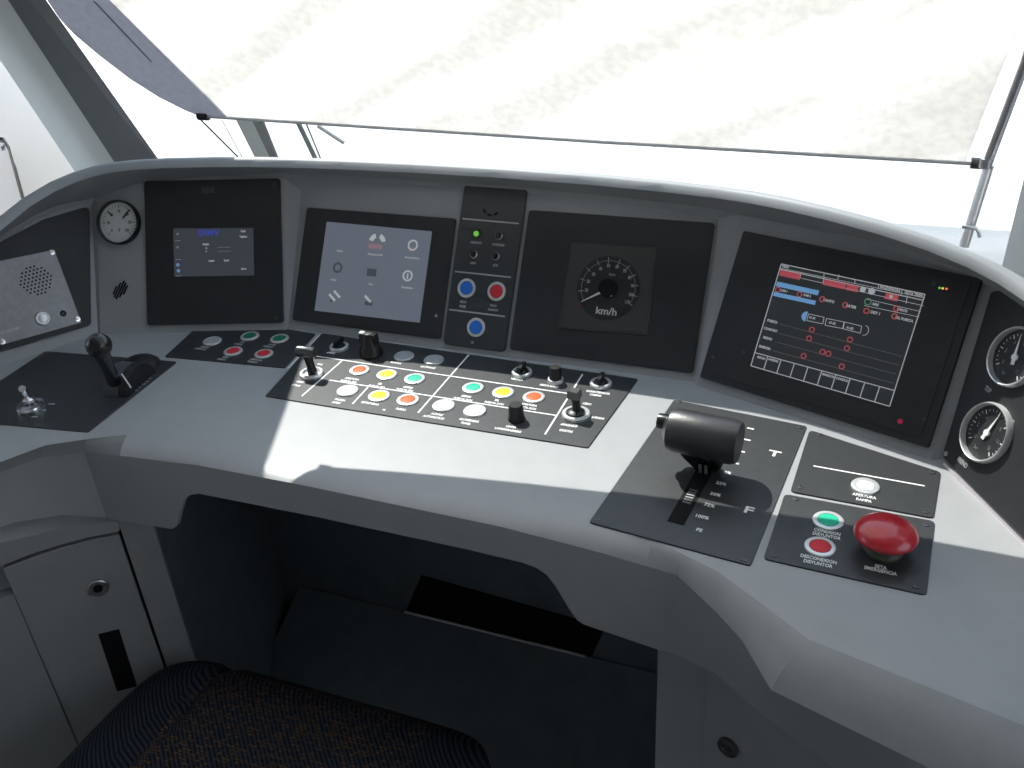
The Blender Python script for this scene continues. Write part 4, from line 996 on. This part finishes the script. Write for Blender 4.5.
# ------------------------------------------------------------------ windscreen, pillars, shell
glass = bpy.data.materials.new('windscreen_glass'); glass.use_nodes = True; nt = glass.node_tree
for n in list(nt.nodes):
    if n.type == 'BSDF_PRINCIPLED': nt.nodes.remove(n)
tr = nt.nodes.new('ShaderNodeBsdfTransparent'); tr.inputs[0].default_value = (.97, .985, .98, 1); gl = nt.nodes.new('ShaderNodeBsdfGlossy'); gl.inputs['Roughness'].default_value = .02
mx = nt.nodes.new('ShaderNodeMixShader'); mx.inputs[0].default_value = .06
nt.links.new(tr.outputs[0], mx.inputs[1]); nt.links.new(gl.outputs[0], mx.inputs[2]); nt.links.new(mx.outputs[0], nt.nodes['Material Output'].inputs[0])
def pane(name, pts, nrm, material, t=.006):
    bm = bmesh.new(); n_ = Vector(nrm).normalized() * t
    A = [bm.verts.new(Vector(p)) for p in pts]; B = [bm.verts.new(Vector(p) + n_) for p in pts]; n = len(pts)
    bm.faces.new(A); bm.faces.new(list(reversed(B)))
    for i in range(n): bm.faces.new((A[i], B[i], B[(i + 1) % n], A[(i + 1) % n]))
    return link(name, bm, material)
zc = 1.25
wy = lambda z: 1.36 - .42 * (z - .05)
struct(pane('window_1', [(-1.12, wy(.05), .05), (.62, wy(.05), .05), (.62, wy(zc), zc), (-1.25, wy(zc), zc)], (0, 1, .42), glass))
# dashboard shelf behind the hood down to the glass
struct(pane('trim_1', [(-1.45, 1.12, 0.0), (.75, 1.12, 0.0), (.75, 1.42, .04), (-1.45, 1.42, .04)], (0, 0, -1), grey_dark, .02))
# left pillar: dark face between the measured edges, pale rounded cheek to its left
PY = 1.17
def pil(name, pxA, pxB, YA, YB, depth, material, r=.0):
    # strip between two image lines, at depth YA (first line) / YB (second)
    a0, a1 = at_y(*pxA[0], YA), at_y(*pxA[1], YA); b0, b1 = at_y(*pxB[0], YB), at_y(*pxB[1], YB)
    ext = lambda p, q, t: p + (q - p) * t
    P0 = [ext(a0, a1, -.9), ext(b0, b1, -.9), ext(b0, b1, 1.25), ext(a0, a1, 1.25)]
    return struct(pane(name, P0, depth, material, .05))
pil('trim_2', ((8, 0), (113, 160)), ((46, 0), (159, 160)), 1.12, 1.14, (-.80, .62, 0), pillar_m)
# curved pale cheek
side_m = mat('side_sill_paint', (.47, .475, .47), .5, noise=.03, nscale=6)
WP, WN = at_y(60, 165, 1.15), Vector((.15, -.55, .82)).normalized()
for nm_, ls_, k in (('trim_7', [((8, 0), (113, 160)), ((-8, 0), (97, 160)), ((-24, 0), (82, 160)), ((-40, 0), (67, 160))], 0), ('wall_left', [((-36, 0), (71, 160)), ((-120, 0), (0, 160)), ((-400, 0), (-260, 160)), ((-700, 0), (-600, 160))], 1)):
    bm = bmesh.new(); rws = []
    for i, (p, q) in enumerate(ls_):
        if k: a, b = at_plane(*p, WP, WN), at_plane(*q, WP, WN)
        else: Y = 1.12 - .006 * i * i; a, b = at_y(*p, Y), at_y(*q, Y)
        rws.append([bm.verts.new(a + (b - a) * t) for t in (-.12, 0, .3, .8, 1.3)])
    for A, B in zip(rws, rws[1:]):
        for j in range(4): bm.faces.new((A[j], A[j + 1], B[j + 1], B[j]))
    struct(link(nm_, bm, side_m if k else wall_m, None, 60))
# small flap on the wall
w0 = at_y(-2, 150, .945); fpts = [at_plane(x, y, WP + WN * .012, WN) for x, y, Y in ((-40, 132, 1.06), (3, 138, 1.085), (8, 146, 1.088), (22, 198, 1.095), (30, 232, 1.10), (-40, 240, 1.07))]
fp = empty('wall_flap', fpts[1], 'small rounded access flap with a screw on the pale left wall', 'access flap')
o = pane('flap', [p - fpts[1] for p in fpts], -WN, mat('flap_grey', (.5, .51, .52), .35), .004); o.parent = fp
tube('flap_gap', [p - fpts[1] + Vector((.003, -.002, 0)) for p in fpts[:5]], .0020, rubber, fp, 8)  # dark bead stands in for the shaded gap round the flap
lathe('screw', [(.0035, -.001), (.003, .002), (0, .002)], at_plane(2.5, 145.5, WP + WN * .013, WN) - fpts[1], steel, fp, 14, WN)
# side shell pieces
def boxw(name, x0, x1, y0, y1, z0, z1, material, st=True):
    bm = bmesh.new(); add_prism(bm, [Vector((x0, y0)), Vector((x1, y0)), Vector((x1, y1)), Vector((x0, y1))], z0, z1); o = link(name, bm, material)
    return struct(o) if st else o
boxw('floor', -2.3, 1.1, -1.3, 1.4, FL - .03, FL, floor_m)
boxw('ceiling', -2.3, 1.1, -1.3, .86, zc, zc + .05, ceil_m)
boxw('wall_back', -2.3, 1.1, -1.35, -1.3, FL, zc, wall_m)
# unseen panel added above the desk to cast the sun patch's left edge
s1_ = [(-.945, 1.014), (-.98, 1.225)]
def shade_pt(x, y, z=.5): return Vector((x, y, 0)) + SUN * (z / SUN.z)
da, db = at_z(256, 455), at_z(292, 362); da, db = da + (da - db) * .45, db + (db - da) * .3
ca, cb_ = shade_pt(da.x, da.y), shade_pt(db.x, db.y)
struct(pane('sun_blocker', [ca, cb_, (-1.9, cb_.y, .5), (-1.9, ca.y, .5)], (0, 0, 1), pillar_m, .04))
boxw('wall_left', -2.3, -2.25, -1.3, 1.35, FL, .15, wall_m)
boxw('wall_left', -2.3, -2.25, .5, 1.35, .15, zc, wall_m)
boxw('wall_left', -2.3, -2.25, -1.3, -.2, .15, zc, wall_m)
boxw('wall_left', -2.3, -2.25, -.2, .5, .95, zc, wall_m)
boxw('wall_right', 1.05, 1.1, -1.3, 1.3, FL, .15, wall_m)
boxw('wall_right', 1.05, 1.1, .75, 1.3, .15, zc, wall_m)
boxw('wall_right', 1.05, 1.1, -1.3, -.2, .15, zc, wall_m)
boxw('wall_right', 1.05, 1.1, -.2, .75, .95, zc, wall_m)
boxw('wall_front', -2.3, 1.1, 1.30, 1.35, FL, .0, wall_m)
struct(pane('wall_front', [at_y(1090, 60, 1.12), at_y(1060, 330, 1.12), (1.1, 1.12, -.1), (1.1, 1.12, zc), (.5, .86, zc)], (0, 1, 0), wall_m, .03))
# right post of the windscreen
pane_r = [at_y(1024, 178, 1.0), at_y(1003, 262, 1.0), at_y(995, 300, 1.0), at_y(1060, 330, 1.0), at_y(1075, 120, 1.0), at_y(1040, 120, 1.0)]
struct(pane('trim_4', pane_r, (.3, 1, 0), wall_m, .03))
# outside posts and wipers
def outside_post(x0, x1, xb0, xb1, Y, m_, label, name='lamp_post'):
    a, b, c_, d_ = at_y(x0, 105, Y), at_y(x1, 105, Y), at_y(xb1, 175, Y), at_y(xb0, 175, Y)
    e = empty(name, d_, label, 'window post'); o = pane('post', [p - d_ for p in (a, b, c_, d_)], (0, 1, 0), m_, .03); o.parent = e
    return e
for nm_, q4, m_ in (('trim_5', ((232, 112), (248, 112), (272, 162), (257, 162)), (.30, .30, .29)), ('trim_6', ((248, 112), (259, 112), (279, 162), (272, 162)), (.06, .06, .06))):
    struct(pane(nm_, [at_y(x, y, 1.40) for x, y in q4], (0, 1, 0), mat(nm_ + '_paint', m_, .6), .004))
wp_ = empty('windshield_wiper', at_y(316, 160, 1.42), 'wiper standing under the blind, just right of the dark window post', 'wiper')
o_ = Vector(wp_.location)
tube('wiper_arm', [at_y(296, 118, 1.42) - o_, at_y(317, 162, 1.42) - o_], .0045, gunmetal, wp_, 8)
tube('wiper_arm', [at_y(304, 118, 1.42) - o_, at_y(322, 162, 1.42) - o_], .0015, gunmetal, wp_, 8)
tube('wiper_blade', [at_y(318, 126, 1.42) - o_, at_y(344, 143, 1.42) - o_], .0035, mat('pale_rubber', (.3, .3, .3), .7), wp_, 8)
# post and hook at the right
rp_ = empty('hook_post', at_y(966, 242, 1.08), 'slim pale post with a small hook behind the right end of the hood', 'post')
o_ = Vector(rp_.location)
tube('post', [at_y(989, 165, 1.08) - o_, at_y(964, 246, 1.08) - o_], .0055, steel, rp_, 12)
tube('hook', [at_y(962, 226.5, 1.07) - o_, at_y(976, 228, 1.07) - o_, at_y(979, 232, 1.07) - o_, at_y(980, 237, 1.07) - o_], .0022, steel, rp_, 8)
# ground outside
# every drawn line, icon, ring and bar is a part of its own
for o in [o for o in bpy.data.objects if o.type == 'MESH' and o.name.split('.')[0] in ('divider_line', 'display_icon', 'display_bar', 'display_ring', 'scale_mark', 'display_line')]:
    bm = bmesh.new(); bm.from_mesh(o.data); bm.verts.index_update(); seen = set(); groups = []
    for v in bm.verts:
        if v.index in seen: continue
        st = [v]; seen.add(v.index); g_ = []
        while st:
            w_ = st.pop(); g_.append(w_.index)
            for e in w_.link_edges:
                q_ = e.other_vert(w_)
                if q_.index not in seen: seen.add(q_.index); st.append(q_)
        groups.append(g_)
    if len(groups) > 1:
        nm = o.name.split('.')[0]
        for g_ in groups:
            gs = {v: i for i, v in enumerate(g_)}; me = bpy.data.meshes.new(nm)
            me.from_pydata([o.data.vertices[i].co for i in g_], [], [[gs[i] for i in p.vertices] for p in o.data.polygons if p.vertices[0] in gs])
            me.materials.append(o.data.materials[0]); n_o = bpy.data.objects.new(nm, me); C.objects.link(n_o); n_o.parent = o.parent
            if 'label' in o: n_o['label'] = o['label'].replace('red rings', 'red ring').replace('bars', 'bar').replace('icons', 'icon').replace('blocks', 'block')
        bpy.data.objects.remove(o)
    bm.free()
boxw('ground', -40, 40, 1.6, 80, -1.9, -1.85, ground_m)
